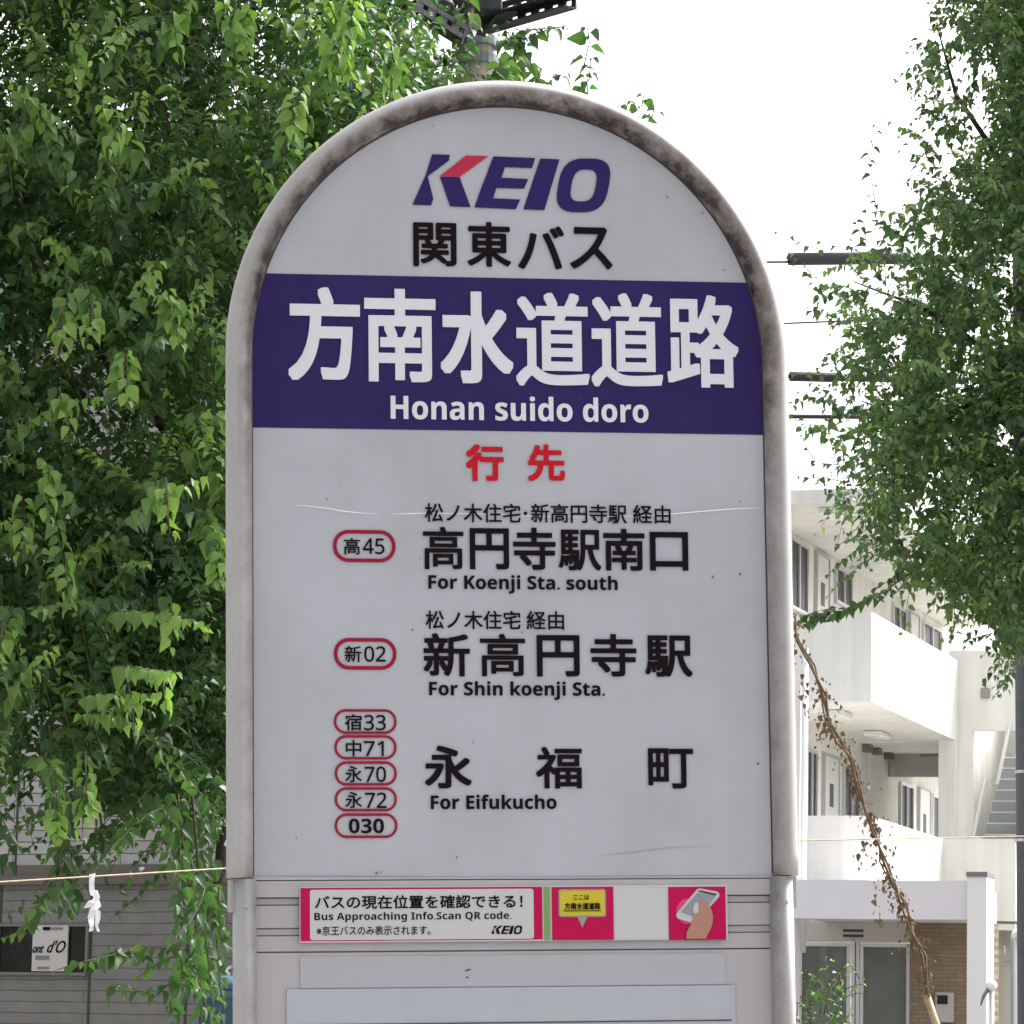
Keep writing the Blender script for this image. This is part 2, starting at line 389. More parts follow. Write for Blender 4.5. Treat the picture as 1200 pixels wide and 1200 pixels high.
def stadium(x0, y0, x1, y1, ins, n=10):
    u0, w0, u1, w1 = sbox(x0, y0, x1, y1); px = (u1 - u0) / (x1 - x0)
    u0 += ins * px; u1 -= ins * px; w0 += ins * px; w1 -= ins * px; r = (w1 - w0) / 2 * .96; pts = []
    for cx, cy, a0 in ((u1 - r, w1 - r, 0), (u0 + r, w1 - r, 90), (u0 + r, w0 + r, 180), (u1 - r, w0 + r, 270)):
        for k in range(n + 1):
            a = math.radians(a0 + 90 * k / n); pts.append((cx + r * math.cos(a), cy + r * math.sin(a)))
    return pts
badges = [((390, 621.3, 463.4, 659), 4.3, [('高', (402.6, 630.6, 421.8, 650.2), .3), (sans('45', 0), (425, 631, 450.4, 649.6), .25)]),
          ((391, 747.8, 464.4, 785), 4.3, [('新', (403.6, 756.8, 423.4, 776.2), .3), (sans('02', 0), (426.6, 757.4, 452, 775.8), .25)]),
          ((391, 831.2, 464.6, 860.2), 3.0, [('宿', (403.8, 837, 424, 856.2), .3), (sans('33', 0), (426.2, 837.8, 452, 856), .25)]),
          ((391.6, 861.6, 464.6, 890.2), 3.0, [('中', (405, 867.4, 423.4, 886.6), .3), (sans('71', 0), (426, 868.6, 449.6, 886), .25)]),
          ((392, 892.2, 464.8, 920.8), 3.0, [('永', (404.2, 897.6, 424, 916.8), .3), (sans('70', 0), (427, 898.4, 452.2, 916.6), .25)]),
          ((392, 922.6, 465, 951), 3.0, [('永', (404.4, 928, 424.2, 947), .3), (sans('72', 0), (427.4, 928.8, 453, 947), .25)]),
          ((392, 953.2, 465.6, 982.2), 3.0, [(sans('030', 1), (408.6, 959.4, 449.8, 976.6), .1)])]
for (bb, sw, tx), rd_ in zip(badges, ('高45', '新02', '宿33', '中71', '永70', '永72', '030')):
    A, B = stadium(*bb, 0), stadium(*bb, sw); n_ = len(A)
    b_ = flat('route_badge', [[A[k], A[(k + 1) % n_], B[(k + 1) % n_], B[k]] for k in range(n_)], M_crim, panel, -.0012)
    b_['label'] = 'crimson outlined route badge reading ' + rd_
    letters('route_number', tx, M_ink, panel, shape='round')

# --- scratch, specks and scuffs on the panel
def strip(name, pts, wpx, m, parent, y):
    L = [S(*p) for p in pts]; polys = []
    for (a, b, wa, wb) in zip(L[:-1], L[1:], wpx[:-1], wpx[1:]):
        polys.append([(a[0], a[1] - wa * .0004), (b[0], b[1] - wb * .0004), (b[0], b[1] + wb * .0004), (a[0], a[1] + wa * .0004)])
    return flat(name, polys, m, parent, y)
strip('scratch', [(345, 592), (362, 593), (385, 596), (398, 598.6), (420, 601), (443, 602.6)], [.3, .9, 1.3, 1.5, 1.2, .3], M_scr, panel, -.0009)
strip('scratch', [(458, 602.4), (480, 602), (500, 601.4), (560, 602.4), (620, 604.6), (680, 606), (740, 605), (790, 602.2), (830, 598.6), (860, 596.4), (892, 595.4)], [.4, 1.4, .8, .7, .6, .6, .6, 1.2, 1.6, 1.5, .5], M_scr, panel, -.0009)
strip('scuff', [(700, 1003), (740, 999), (780, 994), (830, 991)], [.2, .6, .6, .2], M_greyp, panel, -.0009)
strip('scuff', [(300, 1026.5), (420, 1027), (560, 1027.5), (760, 1026.5), (900, 1025.6)], [.6, 1.2, .5, 1.1, .6], M_greyp, panel, -.0009)
sp = []
known = [(769, 193), (782, 231), (602, 172), (848, 317), (424, 195), (507, 148), (383, 585), (867, 673), (888, 895), (867, 588), (835, 676), (612, 741), (661, 738), (483, 738), (455, 787), (554, 870), (347, 982), (535, 1005), (446, 1022), (441, 1023), (330, 210), (823, 250), (351, 318)]
for (x, y) in known + [(rnd.uniform(310, 890), rnd.uniform(140, 1020)) for _ in range(40)]:
    r = rnd.uniform(.4, 1.5) * (1.2 if (x, y) in known else .5); u, v = S(x, y)
    sp.append([(u + r * .0008 * math.cos(k * 1.05) * rnd.uniform(.7, 1.2), v + r * .0008 * math.sin(k * 1.05) * rnd.uniform(.7, 1.2)) for k in range(6)])
flat('dirt_specks', sp, mat('speck', srgb(110, 100, 106), .8), panel, -.0010)['kind'] = 'stuff'

# --- slotted rail under the panel
yb = [1030.5, 1050.5, 1059, 1086, 1094.5, 1113.5]
W = [S(600, y)[1] - (0 if k else .0) for k, y in enumerate(yb)]
deep = [.0, .0045, .0025, .0050, .0030]
rail = MB()
for k in range(5):
    rail.box((-.2448, deep[k], W[k + 1] + .0005), (.2448, .02, W[k] - .0005))
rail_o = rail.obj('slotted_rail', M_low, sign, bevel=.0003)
q = MB()
for k in range(0, 6): q.box((-.2447, (.003, .0062, .0053, .0055, .0056, .0045)[k], W[k] - .0006), (.2447, .0195, W[k] + .0006))
q.box((-.2449, .0085, W[0] - .01), (.2449, .02, W[0] + .01))
q.obj('rail_groove', M_groove, sign)
lw = W[5] - .0009
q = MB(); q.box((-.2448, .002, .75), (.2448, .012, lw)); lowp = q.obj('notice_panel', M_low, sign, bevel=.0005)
def rect(name, bb, m, parent, y):
    u0, w0, u1, w1 = sbox(*bb); return flat(name, [[(u0, w0), (u1, w0), (u1, w1), (u0, w1)]], m, parent, y)
u0, w0, u1, w1 = sbox(336, 1157, 862, 1200); u2 = S(850, 1120)[0]; w3 = S(600, 1119)[1]
q = MB(); q.box((sbox(352, 1, 353, 2)[0] * 0 + S(352, 1130)[0], .0010, w1 + .001), (u2, .0019, w3)); q.obj('protective_film', M_sheet2, lowp)
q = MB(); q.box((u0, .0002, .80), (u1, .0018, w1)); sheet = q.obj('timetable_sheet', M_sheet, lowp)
q = MB(); q.box((u0 + .003, -.0004, S(600, 1197.6)[1] - .0012), (u1 - .004, .0001, S(600, 1197.6)[1])); q.obj('sheet_border', M_line, lowp)
strip('rust_mark', [(545, 1138), (549, 1136.5), (552, 1136)], [1, 2.2, .8], M_line, lowp, .0004)
strip('rust_mark', [(546, 1145), (548, 1145.4), (549, 1145)], [1, 2, 1], M_line, lowp, .0004)

# --- magenta information sticker
u0, w0, u1, w1 = sbox(351, 1038, 852.3, 1103)
q = MB(); q.box((u0, -.0012, w0), (u1, -.0002, w1)); stk = q.obj('info_sticker', M_stick, sign); stk['label'] = 'magenta bus information sticker with yellow speech bubble'
def rrect(bb, r, n=5):
    u0, w0, u1, w1 = sbox(*bb); px = (u1 - u0) / (bb[2] - bb[0]); r *= px; pts = []
    for cx, cy, a0 in ((u1 - r, w1 - r, 0), (u0 + r, w1 - r, 90), (u0 + r, w0 + r, 180), (u1 - r, w0 + r, 270)):
        for k in range(n + 1):
            a = math.radians(a0 + 90 * k / n); pts.append((cx + r * math.cos(a), cy + r * math.sin(a)))
    return pts
Y1, Y2, Y3, Y4 = -.0016, -.0020, -.0024, -.0029
rect('magenta_field', (352, 1040, 635.3, 1102), M_mag, stk, Y1)
rect('green_stripe', (637, 1039.4, 644.4, 1102), M_grn, stk, Y1)
rect('magenta_field', (646.3, 1039.4, 718.6, 1101.8), M_mag, stk, Y1)
rect('magenta_field', (783, 1039.2, 850.2, 1101.6), M_mag, stk, Y1)
flat('text_field', [rrect((363, 1042.2, 625, 1101), 3)], M_stick, stk, Y2)
letters('notice_lettering', [('バスの現在位置を確認できる！', (368.6, 1049, 612, 1065), .35)], M_ink, stk, Y3, 'round')
letters('notice_lettering', [(sans('Bus Approaching Info.Scan QR code.', 1), (368, 1068.6, 599, 1080.6), .05)], M_ink, stk, Y3, 'round')
letters('notice_lettering', [('※京王バスのみ表示されます。', (370.6, 1085, 504, 1096), .1)], M_ink, stk, Y3, 'round')
logo((575, 1084.8, 612, 1095), M_ink, None, Y3, stk)
flat('speech_bubble', [rrect((654, 1042, 709.6, 1074.6), 3), [S(676, 1074.4), S(682, 1087), S(688, 1074.2)]], M_lil, stk, Y2)
flat('bubble_field', [rrect((655.6, 1043.6, 708, 1073), 2.4)], M_yel, stk, Y3)
letters('bubble_lettering', [('ここは', (671.6, 1048.6, 690, 1054.6), .12)], M_ink, stk, Y4, 'round')
letters('bubble_lettering', [('方南水道道路', (661, 1058, 703, 1066), .25)], M_ink, stk, Y4, 'round')
strip('bubble_underline', [(659.6, 1067.6), (703.6, 1067.4)], [1, 1], M_ink, stk, Y4)
rect('blank_code_field', (719.6, 1040.6, 781.6, 1100.8), M_stick, stk, Y1)
flat('glow_shape', [[S(806 + 14 * math.cos(k * math.pi / 10), 1068 + 15 * math.sin(k * math.pi / 10)) for k in range(20)]], mat('soft_pink_print', srgb(200, 60, 116), .35), stk, Y2 + .0002)
hand = [(803.5, 1100), (804, 1092), (808, 1085), (811, 1077), (813.5, 1067), (816, 1059), (820.5, 1055), (825.5, 1056), (829.5, 1060.5), (833, 1066), (834.6, 1073), (834.4, 1081), (832, 1089), (828.5, 1095), (826, 1100)]
phone = [(791.5, 1072.5), (793.6, 1069), (815.8, 1042.6), (819, 1041), (840, 1045), (842.8, 1048), (841.6, 1051.6), (815.6, 1080.6), (812, 1082), (793.6, 1076.4)]
flat('phone_picture', [[S(*p) for p in phone]], M_silver, stk, Y3)
flat('phone_screen', [[S(*p) for p in [(797, 1069), (816.6, 1046.6), (838, 1050.4), (818, 1076.6)]]], M_greyp, stk, Y3 - .0003)
flat('phone_screen_bar', [[S(*p) for p in [(817.4, 1045), (819.2, 1043.4), (839.4, 1047.6), (837.6, 1050)]]], M_line, stk, Y3 - .0005)
flat('hand_picture', [[S(*p) for p in hand]], M_skinp, stk, Y4 - .0002)
flat('thumb_picture', [[S(*p) for p in [(811.5, 1064), (814, 1057), (817, 1058), (818, 1063), (817, 1070), (812, 1070.5)]]], M_silver, stk, Y4 - .0004)

# ================================================================== FOLIAGE
TEMPL = []
def leaf_template(curl, fold, wob):
    ts = [0, .18, .42, .7, 1.0]; ws = [.02, .27, .33, .19, 0]; v = []
    for t, w_ in zip(ts, ws):
        z = -curl * t * t
        v.append((t, 0, z))
        if w_ > .03:
            v.append((t + .02, w_, z + fold * w_ + wob * math.sin(t * 9))); v.append((t + .02, -w_, z + fold * w_ - wob * math.cos(t * 7)))
    # indices: 0 base,1 c,2 l,3 r,4 c,5 l,6 r,7 c,8 l,9 r,10 tip
    f = [(0, 1, 2), (0, 3, 1), (1, 4, 5, 2), (3, 6, 4, 1), (4, 7, 8, 5), (6, 9, 7, 4), (7, 10, 8), (9, 10, 7)]
    return np.array(v), f
TEMPL = [leaf_template(.25, .45, .03), leaf_template(.55, .3, .05), leaf_template(.12, .65, .04), leaf_template(.8, .5, .03), leaf_template(.35, .8, .05)]

def unit(a): return a / np.maximum(np.linalg.norm(a, axis=-1, keepdims=True), 1e-9)

class Foliage:
    def __init__(s): s.P = []; s.D = []; s.N = []; s.S = []; s.A = []; s.tw = []
    def shoot(s, p, d, L, droop, size, spacing, young, face=None, hang=.55, twig=.0025, yexp=1.6):
        n = max(3, int(L / spacing)); t = np.linspace(0, 1, n)
        d = unit(np.array(d, float)); p = np.array(p, float)
        side = np.cross(d, [0, 0, 1.0]); side = unit(side) if np.linalg.norm(side) > .1 else np.array([1.0, 0, 0])
        bend = rng.normal(0, .12, 3)
        pts = p + L * (t[:, None] * d + (t ** 2)[:, None] * (np.array([0, 0, -droop]) + bend))
        tan = unit(np.gradient(pts, axis=0))
        sgn = np.where(np.arange(n) % 2 == 0, 1, -1)[:, None]
        ld = unit(.35 * tan + .75 * sgn * side + np.array([0, 0, -hang]) + rng.normal(0, .28, (n, 3)))
        nr = np.array([0, -.35, .75]) + rng.normal(0, .38, (n, 3))
        if face is not None: nr = nr + np.array(face) * .5
        sz = size * (1 - .45 * t ** 3) * rng.uniform(.72, 1.18, n)
        s.P.append(pts + .12 * size * sgn * side); s.D.append(ld); s.N.append(nr); s.S.append(sz)
        s.A.append(np.clip(young * t ** yexp + rng.normal(0, .05, n), 0, 1))
        if twig: s.tw.append((pts[::max(1, n // 5)], twig))
    def build(s, name, m, parent):
        P = np.concatenate(s.P); D = unit(np.concatenate(s.D)); N = np.concatenate(s.N); Sz = np.concatenate(s.S); A = np.concatenate(s.A)
        side = unit(np.cross(N, D)); nn = np.cross(D, side)
        idx = rng.integers(0, len(TEMPL), len(P)); V = []; Fq = []; Ft = []; AA = []; k = 0
        for ti, (T, f) in enumerate(TEMPL):
            q = idx == ti; m_ = q.sum()
            if not m_: continue
            wd = rng.uniform(.85, 1.2, m_)[:, None, None]
            v = P[q][:, None] + Sz[q][:, None, None] * (T[None, :, 0:1] * D[q][:, None] + wd * T[None, :, 1:2] * side[q][:, None] + T[None, :, 2:3] * nn[q][:, None])
            V.append(v.reshape(-1, 3)); AA.append(np.repeat(A[q], len(T)))
            base = k + np.arange(m_)[:, None] * len(T)
            for fc in f:
                (Fq if len(fc) == 4 else Ft).append((base + np.array(fc)[None]).reshape(-1, len(fc)))
            k += m_ * len(T)
        V = np.concatenate(V); Ft = np.concatenate(Ft); Fq = np.concatenate(Fq)
        me = bpy.data.meshes.new(name); me.vertices.add(len(V)); me.vertices.foreach_set('co', V.ravel())
        nl = Ft.size + Fq.size; me.loops.add(nl); me.loops.foreach_set('vertex_index', np.concatenate([Ft.ravel(), Fq.ravel()]).astype(np.int32))
        me.polygons.add(len(Ft) + len(Fq))
        st = np.concatenate([np.arange(len(Ft)) * 3, Ft.size + np.arange(len(Fq)) * 4]).astype(np.int32)
        me.polygons.foreach_set('loop_start', st)
        me.update(calc_edges=True); me.validate()
        a_ = me.attributes.new('young', 'FLOAT', 'POINT'); a_.data.foreach_set('value', np.concatenate(AA).astype(np.float32))
        me.polygons.foreach_set('use_smooth', np.ones(len(me.polygons), bool))
        me.materials.append(m); o = bpy.data.objects.new(name, me); COL.objects.link(o); o.parent = parent
        print('LEAVES', name, len(P)); return o
    def twigs(s, mb):
        for pts, r in s.tw: mb.tube(pts, [r * (1 - .6 * i / len(pts)) for i in range(len(pts))], 4, False)

def leaf_mat(name, dark, mid, fresh, trans=.3):
    m = bpy.data.materials.new(name); m.use_nodes = True; n = m.node_tree; p = n.nodes['Principled BSDF']; o = n.nodes['Material Output']
    p.inputs['Roughness'].default_value = .42; p.inputs['Specular IOR Level'].default_value = .45
    ge = n.nodes.new('ShaderNodeNewGeometry'); rp = n.nodes.new('ShaderNodeValToRGB')
    rp.color_ramp.elements[0].color = dark; rp.color_ramp.elements[1].color = mid
    n.links.new(ge.outputs['Random Per Island'], rp.inputs['Fac'])
    at_ = n.nodes.new('ShaderNodeAttribute'); at_.attribute_name = 'young'
    mx = n.nodes.new('ShaderNodeMix'); mx.data_type = 'RGBA'; mx.inputs['B'].default_value = fresh
    n.links.new(at_.outputs['Fac'], mx.inputs['Factor']); n.links.new(rp.outputs['Color'], mx.inputs['A'])
    n.links.new(mx.outputs['Result'], p.inputs['Base Color'])
    tr = n.nodes.new('ShaderNodeBsdfTranslucent'); ms = n.nodes.new('ShaderNodeMixShader'); ms.inputs[0].default_value = trans
    g2 = n.nodes.new('ShaderNodeMix'); g2.data_type = 'RGBA'; g2.blend_type = 'MULTIPLY'; g2.inputs['Factor'].default_value = 1; g2.inputs['B'].default_value = (1.0, 1.1, .5, 1)
    n.links.new(mx.outputs['Result'], g2.inputs['A']); n.links.new(g2.outputs['Result'], tr.inputs['Color'])
    n.links.new(p.outputs[0], ms.inputs[1]); n.links.new(tr.outputs[0], ms.inputs[2]); n.links.new(ms.outputs[0], o.inputs['Surface'])
    return m
M_leaf = leaf_mat('leaf_green', (.030, .080, .028, 1), (.074, .165, .052, 1), (.25, .42, .10, 1), .4)
M_leaf2 = leaf_mat('leaf_green_far', (.05, .112, .045, 1), (.112, .215, .08, 1), (.31, .46, .13, 1), .35)
M_dry = leaf_mat('leaf_dry', (.10, .055, .035, 1), (.17, .10, .055, 1), (.3, .3, .1, 1), .2)
M_bark = mat('bark', (.07, .05, .038), .9, .2, var=.4, scale=14, bump=.6)

HOLES = [(188, 165, 46, 1.3), (62, 372, 46, .7), (150, 545, 46, .55), (215, 545, 30, .6), (222, 690, 42, .9), (215, 800, 55, .8), (240, 880, 60, .8), (30, 560, 40, .5), (275, 130, 40, .7), (90, 480, 36, .5), (245, 330, 30, 1.6), (80, 740, 36, .6)]
def in_hole(px, py):
    return any(((px - a) ** 2 + ((py - b) * s_) ** 2) < r * r for a, b, r, s_ in HOLES)

# --- tree left of the sign
axis = at(335, 600, 12.7)
tree1 = thing('tree', 'dense leafy tree with yellow green shoot tips left of the bus stop sign', 'tree', (axis.x, axis.y, 0))
org1 = np.array([axis.x, axis.y, 0])
fo = Foliage()
def add_left(px, py, D, **k):
    p = np.array(at(px, py, D)) - org1
    out_ = unit(np.array([p[0], p[1] , 0]) + np.array([0, -.35, 0]) + rng.normal(0, .15, 3))
    d = out_ * rng.uniform(.3, 1) + np.array([0, 0, rng.uniform(-.1, 1.2)]) + rng.normal(0, .3, 3)
    fo.shoot(p, d, k.get('L', rng.uniform(.28, .6)), k.get('droop', rng.uniform(.02, .3)), k.get('size', rng.uniform(.037, .052)), .0175, k.get('young', max(0, rng.normal(.25, .5))), yexp=1.2, hang=rng.uniform(.05, .6))
def right_edge(py):
    return np.interp(py, [-400, 0, 90, 140, 400, 800, 1000, 1050], [430, 455, 470, 470, 400, 330, 290, 270])
def low_edge(px):
    return np.interp(px, [-300, 0, 40, 90, 150, 200, 270, 400], [900, 950, 940, 970, 955, 985, 1000, 900])
cnt = 0
while cnt < 3900:
    px, py = rng.uniform(-230, 480), rng.uniform(-300, 1010)
    if px > right_edge(py) or py > low_edge(px) - 25: continue
    D = rng.choice([rng.uniform(11.1, 12.2), rng.uniform(12.2, 13.7)], p=[.5, .5])
    if px > 440 and py < 50: continue
    if D < 11.9 and in_hole(px, py): continue
    if py > 800 and px < 140 and rng.uniform() < .42: continue
    if px < 60 and 30 < py < 130 and rng.uniform() < .93: continue
    if py < 60 and 290 < px < 350 and rng.uniform() < .85: continue
    if py > 840 and rng.uniform() < .2: continue
    add_left(px, py, D, **({'young': 0.0} if D > 12.0 else {})); cnt += 1
for _ in range(520):
    px, py = rng.uniform(110, 320), rng.uniform(640, 985)
    if py > low_edge(px) - 15: continue
    add_left(px, py, rng.uniform(11.7, 13.0), young=0.0, size=rng.uniform(.034, .047))
# long bright shoots seen against the mass
for (x0, y0, x1, y1, D) in [(150, 235, 95, 70, 11.0), (165, 190, 140, 145, 10.9), (180, 60, 205, 25, 11), (270, 60, 285, 20, 11.0), (350, 150, 400, 60, 11.0), (330, 190, 345, 125, 10.9),
        (395, 90, 410, 20, 11), (430, 110, 400, 52, 10.9), (470, 110, 460, 78, 11), (85, 330, 75, 365, 10.8), (100, 330, 110, 360, 10.8), (200, 430, 210, 355, 11), (215, 400, 205, 352, 10.9), (140, 470, 150, 420, 10.8),
        (0, 520, 70, 460, 10.9), (95, 600, 60, 550, 10.9), (55, 570, 78, 655, 10.9), (150, 610, 195, 565, 10.8), (180, 560, 195, 575, 10.8), (225, 590, 255, 640, 10.9), (240, 600, 258, 630, 10.9),
        (110, 720, 200, 705, 10.9), (140, 780, 190, 790, 10.8), (90, 820, 152, 808, 10.8), (15, 710, 5, 735, 10.9), (60, 900, 70, 940, 10.9), (100, 880, 100, 925, 10.9), (40, 120, 30, 150, 11), (20, 640, 30, 600, 11)]:
    p0 = np.array(at(x0, y0, D)); p1 = np.array(at(x1, y1, D - rng.uniform(0, .15))); d = p1 - p0; L = np.linalg.norm(d) * 1.25 + .06
    fo.shoot(p0 - org1, d + np.array([0, -.02, 0]), L, .12, .056, .0145, rng.uniform(.8, 1.0), hang=.8, yexp=.6)
    fo.shoot(p1 - org1 + np.array([0, -.03, .01]), d * .3 + np.array([0, -.05, -.25]),   .12, .2, .052, .014, 1.0, hang=1.0, yexp=.1)
for _ in range(85):
    px, py = rng.uniform(-20, 470), rng.uniform(-30, 900)
    if px > right_edge(py) - 10 or in_hole(px, py) or py > low_edge(px) - 90: continue
    p = np.array(at(px, py, rng.uniform(10.75, 11.3))) - org1; lean_ = rng.normal(0, .5)
    fo.shoot(p, [lean_, -.35, rng.uniform(.3, 1)], rng.uniform(.2, .38), .15, .050, .015, rng.uniform(.4, .9), hang=.8, yexp=.8)
# hanging strands at the lower left and beside the sign's post
def strand(f, org, pts, D, size, spacing, young=.15, hang=.6, off=.01):
    q = [np.array(at(x, y, D + rng.uniform(-.1, .1))) - org for x, y in pts]
    for a, b in zip(q[:-1], q[1:]):
        L = np.linalg.norm(b - a); f.shoot(a, b - a, L * 1.05, 0.0, size, spacing, young, hang=hang)
for k in range(3): strand(fo, org1, [(58 + k * 6, 850), (66 + k * 3, 930), (72 + k * 4, 985), (70 + k * 8, 1040), (82, 1070)], 11.2 + k * .1, .051, .018, .05)
strand(fo, org1, [(75, 1030), (45, 1075), (12, 1100)], 11.1, .051, .018, .55)
strand(fo, org1, [(60, 1040), (50, 1060), (25, 1095)], 11.15, .051, .018, .4)
for k in range(5): strand(fo, org1, [(196 + k * 13, 930), (200 + k * 12, 1000), (205 + k * 11, 1060), (212 + k * 10, 1120), (215 + k * 9, 1160)], 11.2 + k * .12, .051, .018, .12)
for k in range(3): strand(fo, org1, [(240 + k * 8, 1040), (230 + k * 12, 1100), (235 + k * 11, 1180), (240 + k * 8, 1240)], 11.1 + k * .12, .051, .018, .1)
strand(fo, org1, [(205, 1110), (150, 1115), (105, 1125), (75, 1133)], 11.1, .051, .018, .45)
strand(fo, org1, [(210, 1120), (170, 1125), (140, 1112), (120, 1122)], 11.2, .051, .018, .3)
strand(fo, org1, [(215, 1140), (180, 1165), (140, 1155), (132, 1160)], 11.2, .051, .018, .05)
strand(fo, org1, [(225, 1130), (200, 1170), (205, 1230)], 11.2, .051, .018, .1)
strand(fo, org1, [(185, 930), (150, 975), (115, 970)], 11.4, .051, .018, .0)
strand(fo, org1, [(0, 950), (12, 990), (5, 1020)], 11.3, .051, .018, .0)
strand(fo, org1, [(180, 960), (140, 985), (110, 990)], 11.6, .051, .018, .0)
fo.build('crown', M_leaf, tree1)
tk = MB()
def limb(mb, pts, r0, r1, n=8): mb.tube(pts, [r0 + (r1 - r0) * i / (len(pts) - 1) for i in range(len(pts))], n)
def P1(px, py, D): return Vector(at(px, py, D)) - Vector(org1)
limb(tk, [(0, 0, -.1), (.02, 0, 1.0), (.0, .02, 2.0), P1(305, 930, 12.7), P1(255, 700, 12.7), P1(225, 450, 12.7), P1(230, 200, 12.7), P1(220, -100, 12.7), P1(225, -400, 12.7)], .085, .03, 12)
for pts in ([(222, 820), (150, 700), (60, 620), (-80, 560)], [(215, 700), (290, 600), (340, 450)], [(218, 520), (120, 400), (40, 250), (0, 120)], [(225, 430), (320, 260), (400, 100), (430, -80)], [(228, 220), (150, 80), (90, -120)], [(290, 860), (266, 960), (250, 1080)]):
    limb(tk, [P1(x, y, 12.7 - .25 * i) for i, (x, y) in enumerate(pts)], .045, .012)
for x, y0, y1 in ((225, 930, 1020), (115, 930, 1010), (172, 30, 60), (228, 280, 330), (125, 520, 610), (252, 500, 560), (235, 1130, 1200)):
    limb(tk, [P1(x, y0, 11.3), P1(x + 4, (y0 + y1) / 2, 11.3), P1(x + 7, y1, 11.25)], .004, .004, 5)
tk.obj('trunk', M_bark, tree1, True)
tw = MB(); fo.twigs(tw); tw.obj('twigs', mat('twig', (.10, .10, .05), .8), tree1)

# --- tree right of the sign, in front of the apartment house
axis2 = at(1270, 600, 20.2)
tree2 = thing('tree', 'loose crowned tree with thin outer sprays in front of the white apartment house', 'tree', (axis2.x, axis2.y, 0))
org2 = np.array([axis2.x, axis2.y, 0]); fr = Foliage()
def left_edge2(py):
    return np.interp(py, [-400, -100, 0, 60, 130, 200, 260, 300, 340, 400, 470, 540, 600, 650, 700, 760], [1100, 1098, 1104, 1090, 1086, 1082, 1068, 1015, 988, 985, 975, 985, 988, 1015, 1065, 1140])
def low2(px): return np.interp(px, [980, 1040, 1080, 1130, 1180, 1230, 1400], [640, 670, 700, 715, 770, 760, 720])
GAPS = [(rng.uniform(985, 1215), rng.uniform(-20, 690), rng.uniform(9, 22)) for _ in range(70)]
cnt = 0
while cnt < 7000:
    px, py = rng.uniform(940, 1380), rng.uniform(-250, 775)
    e = left_edge2(py) - 14
    if px < e + 12 or py > low2(px) - 15: continue
    if any((px - a) ** 2 + (py - b) ** 2 < r * r for a, b, r in GAPS): continue
    dens = np.clip((px - e) / 130, .10, 1)
    if 300 < py < 640: dens = min(1, dens * 1.1)
    if rng.uniform() > dens: continue
    D = rng.uniform(18.9, 21.4); p = np.array(at(px, py, D)) - org2
    o_ = unit(np.array([p[0], p[1], 0]) + np.array([0, -.2, 0])); d = o_ * rng.uniform(.1, .7) + np.array([0, 0, rng.choice([-.7, .9], p=[.25, .75]) * rng.uniform(.3, 1.2)]) + rng.normal(0, .28, 3)
    fr.shoot(p, d, rng.uniform(.12, .32), rng.uniform(.1, .5), rng.uniform(.048, .066), .024, max(0, rng.normal(.35, .45)) if D < 20 else 0, yexp=1.1, hang=rng.uniform(.1, .6)); cnt += 1
def sprig(pts, D=19.5, size=.05, sp_=.024, y=0.0, hang=.5): strand(fr, org2, pts, D, size, sp_, y, hang)
sprig([(1040, 300), (1026, 240), (1018, 190), (1030, 140)], sp_=.038); sprig([(1100, 120), (1080, 105), (1052, 95)], sp_=.03); sprig([(1100, 60), (1098, 20), (1095, -20)], sp_=.03)
sprig([(1095, 80), (1080, 55), (1074, 40)], sp_=.035); sprig([(1090, 190), (1065, 170), (1045, 155)], sp_=.05)
sprig([(1010, 340), (960, 345), (950, 320), (930, 295)], sp_=.03, size=.06); sprig([(1010, 350), (985, 335), (960, 360), (948, 370)], size=.055); sprig([(1000, 290), (960, 292), (938, 285), (915, 272)], sp_=.06, size=.05)
sprig([(1010, 375), (975, 375), (945, 362)], sp_=.04); sprig([(1000, 450), (975, 430), (965, 410)]); sprig([(1010, 455), (960, 440), (930, 432)], sp_=.04)
sprig([(1010, 490), (970, 470), (940, 465), (928, 475)]); sprig([(1015, 530), (980, 520), (940, 500), (928, 490)], sp_=.035); sprig([(1010, 560), (985, 545), (955, 540), (938, 520)], sp_=.04); sprig([(1010, 580), (990, 565), (960, 560), (940, 562)], sp_=.035)
sprig([(1060, 660), (1045, 690), (1000, 712), (965, 722), (932, 724)], sp_=.018, y=.1, size=.06); sprig([(1055, 670), (1030, 695), (985, 716), (935, 718)], sp_=.02, size=.058); sprig([(980, 712), (955, 716), (930, 740)], sp_=.02, size=.058)
for k in range(3): sprig([(1125, 640), (1105 + k * 6, 660), (1085 + k * 12, 680), (1070 + k * 20, 690)], sp_=.026)
for k in range(5): sprig([(1165 + k * 8, 600), (1160 + k * 9, 680), (1170 + k * 8, 740), (1178 + k * 6, 800 - k * 8)], 19.0 + .1 * k, sp_=.024, y=.25)
sprig([(1180, 740), (1160, 745), (1135, 748)], sp_=.028); sprig([(1185, 780), (1178, 795), (1172, 808)], sp_=.022); sprig([(1120, 690), (1150, 720), (1165, 735)], sp_=.026)
for k in range(4): sprig([(1150 + k * 12, 640), (1155 + k * 10, 690), (1160 + k * 10, 715)], 18.9, sp_=.024, y=.35)
for (x0, y0, x1, y1) in [(1165, 130, 1160, 90), (1185, 60, 1178, 15), (1150, 370, 1158, 340), (1150, 420, 1150, 395), (1190, 300, 1196, 270), (1155, 630, 1125, 615), (1165, 560, 1160, 600)]:
    for q in range(3): sprig([(x0 + q * 5, y0), ((x0 + x1) / 2 + q * 4, (y0 + y1) / 2 - 5), (x1, y1)], 18.8, y=.6, sp_=.022, size=.056)
fr.build('crown', M_leaf2, tree2)
def P2(px, py, D): return Vector(at(px, py, D)) - Vector(org2)
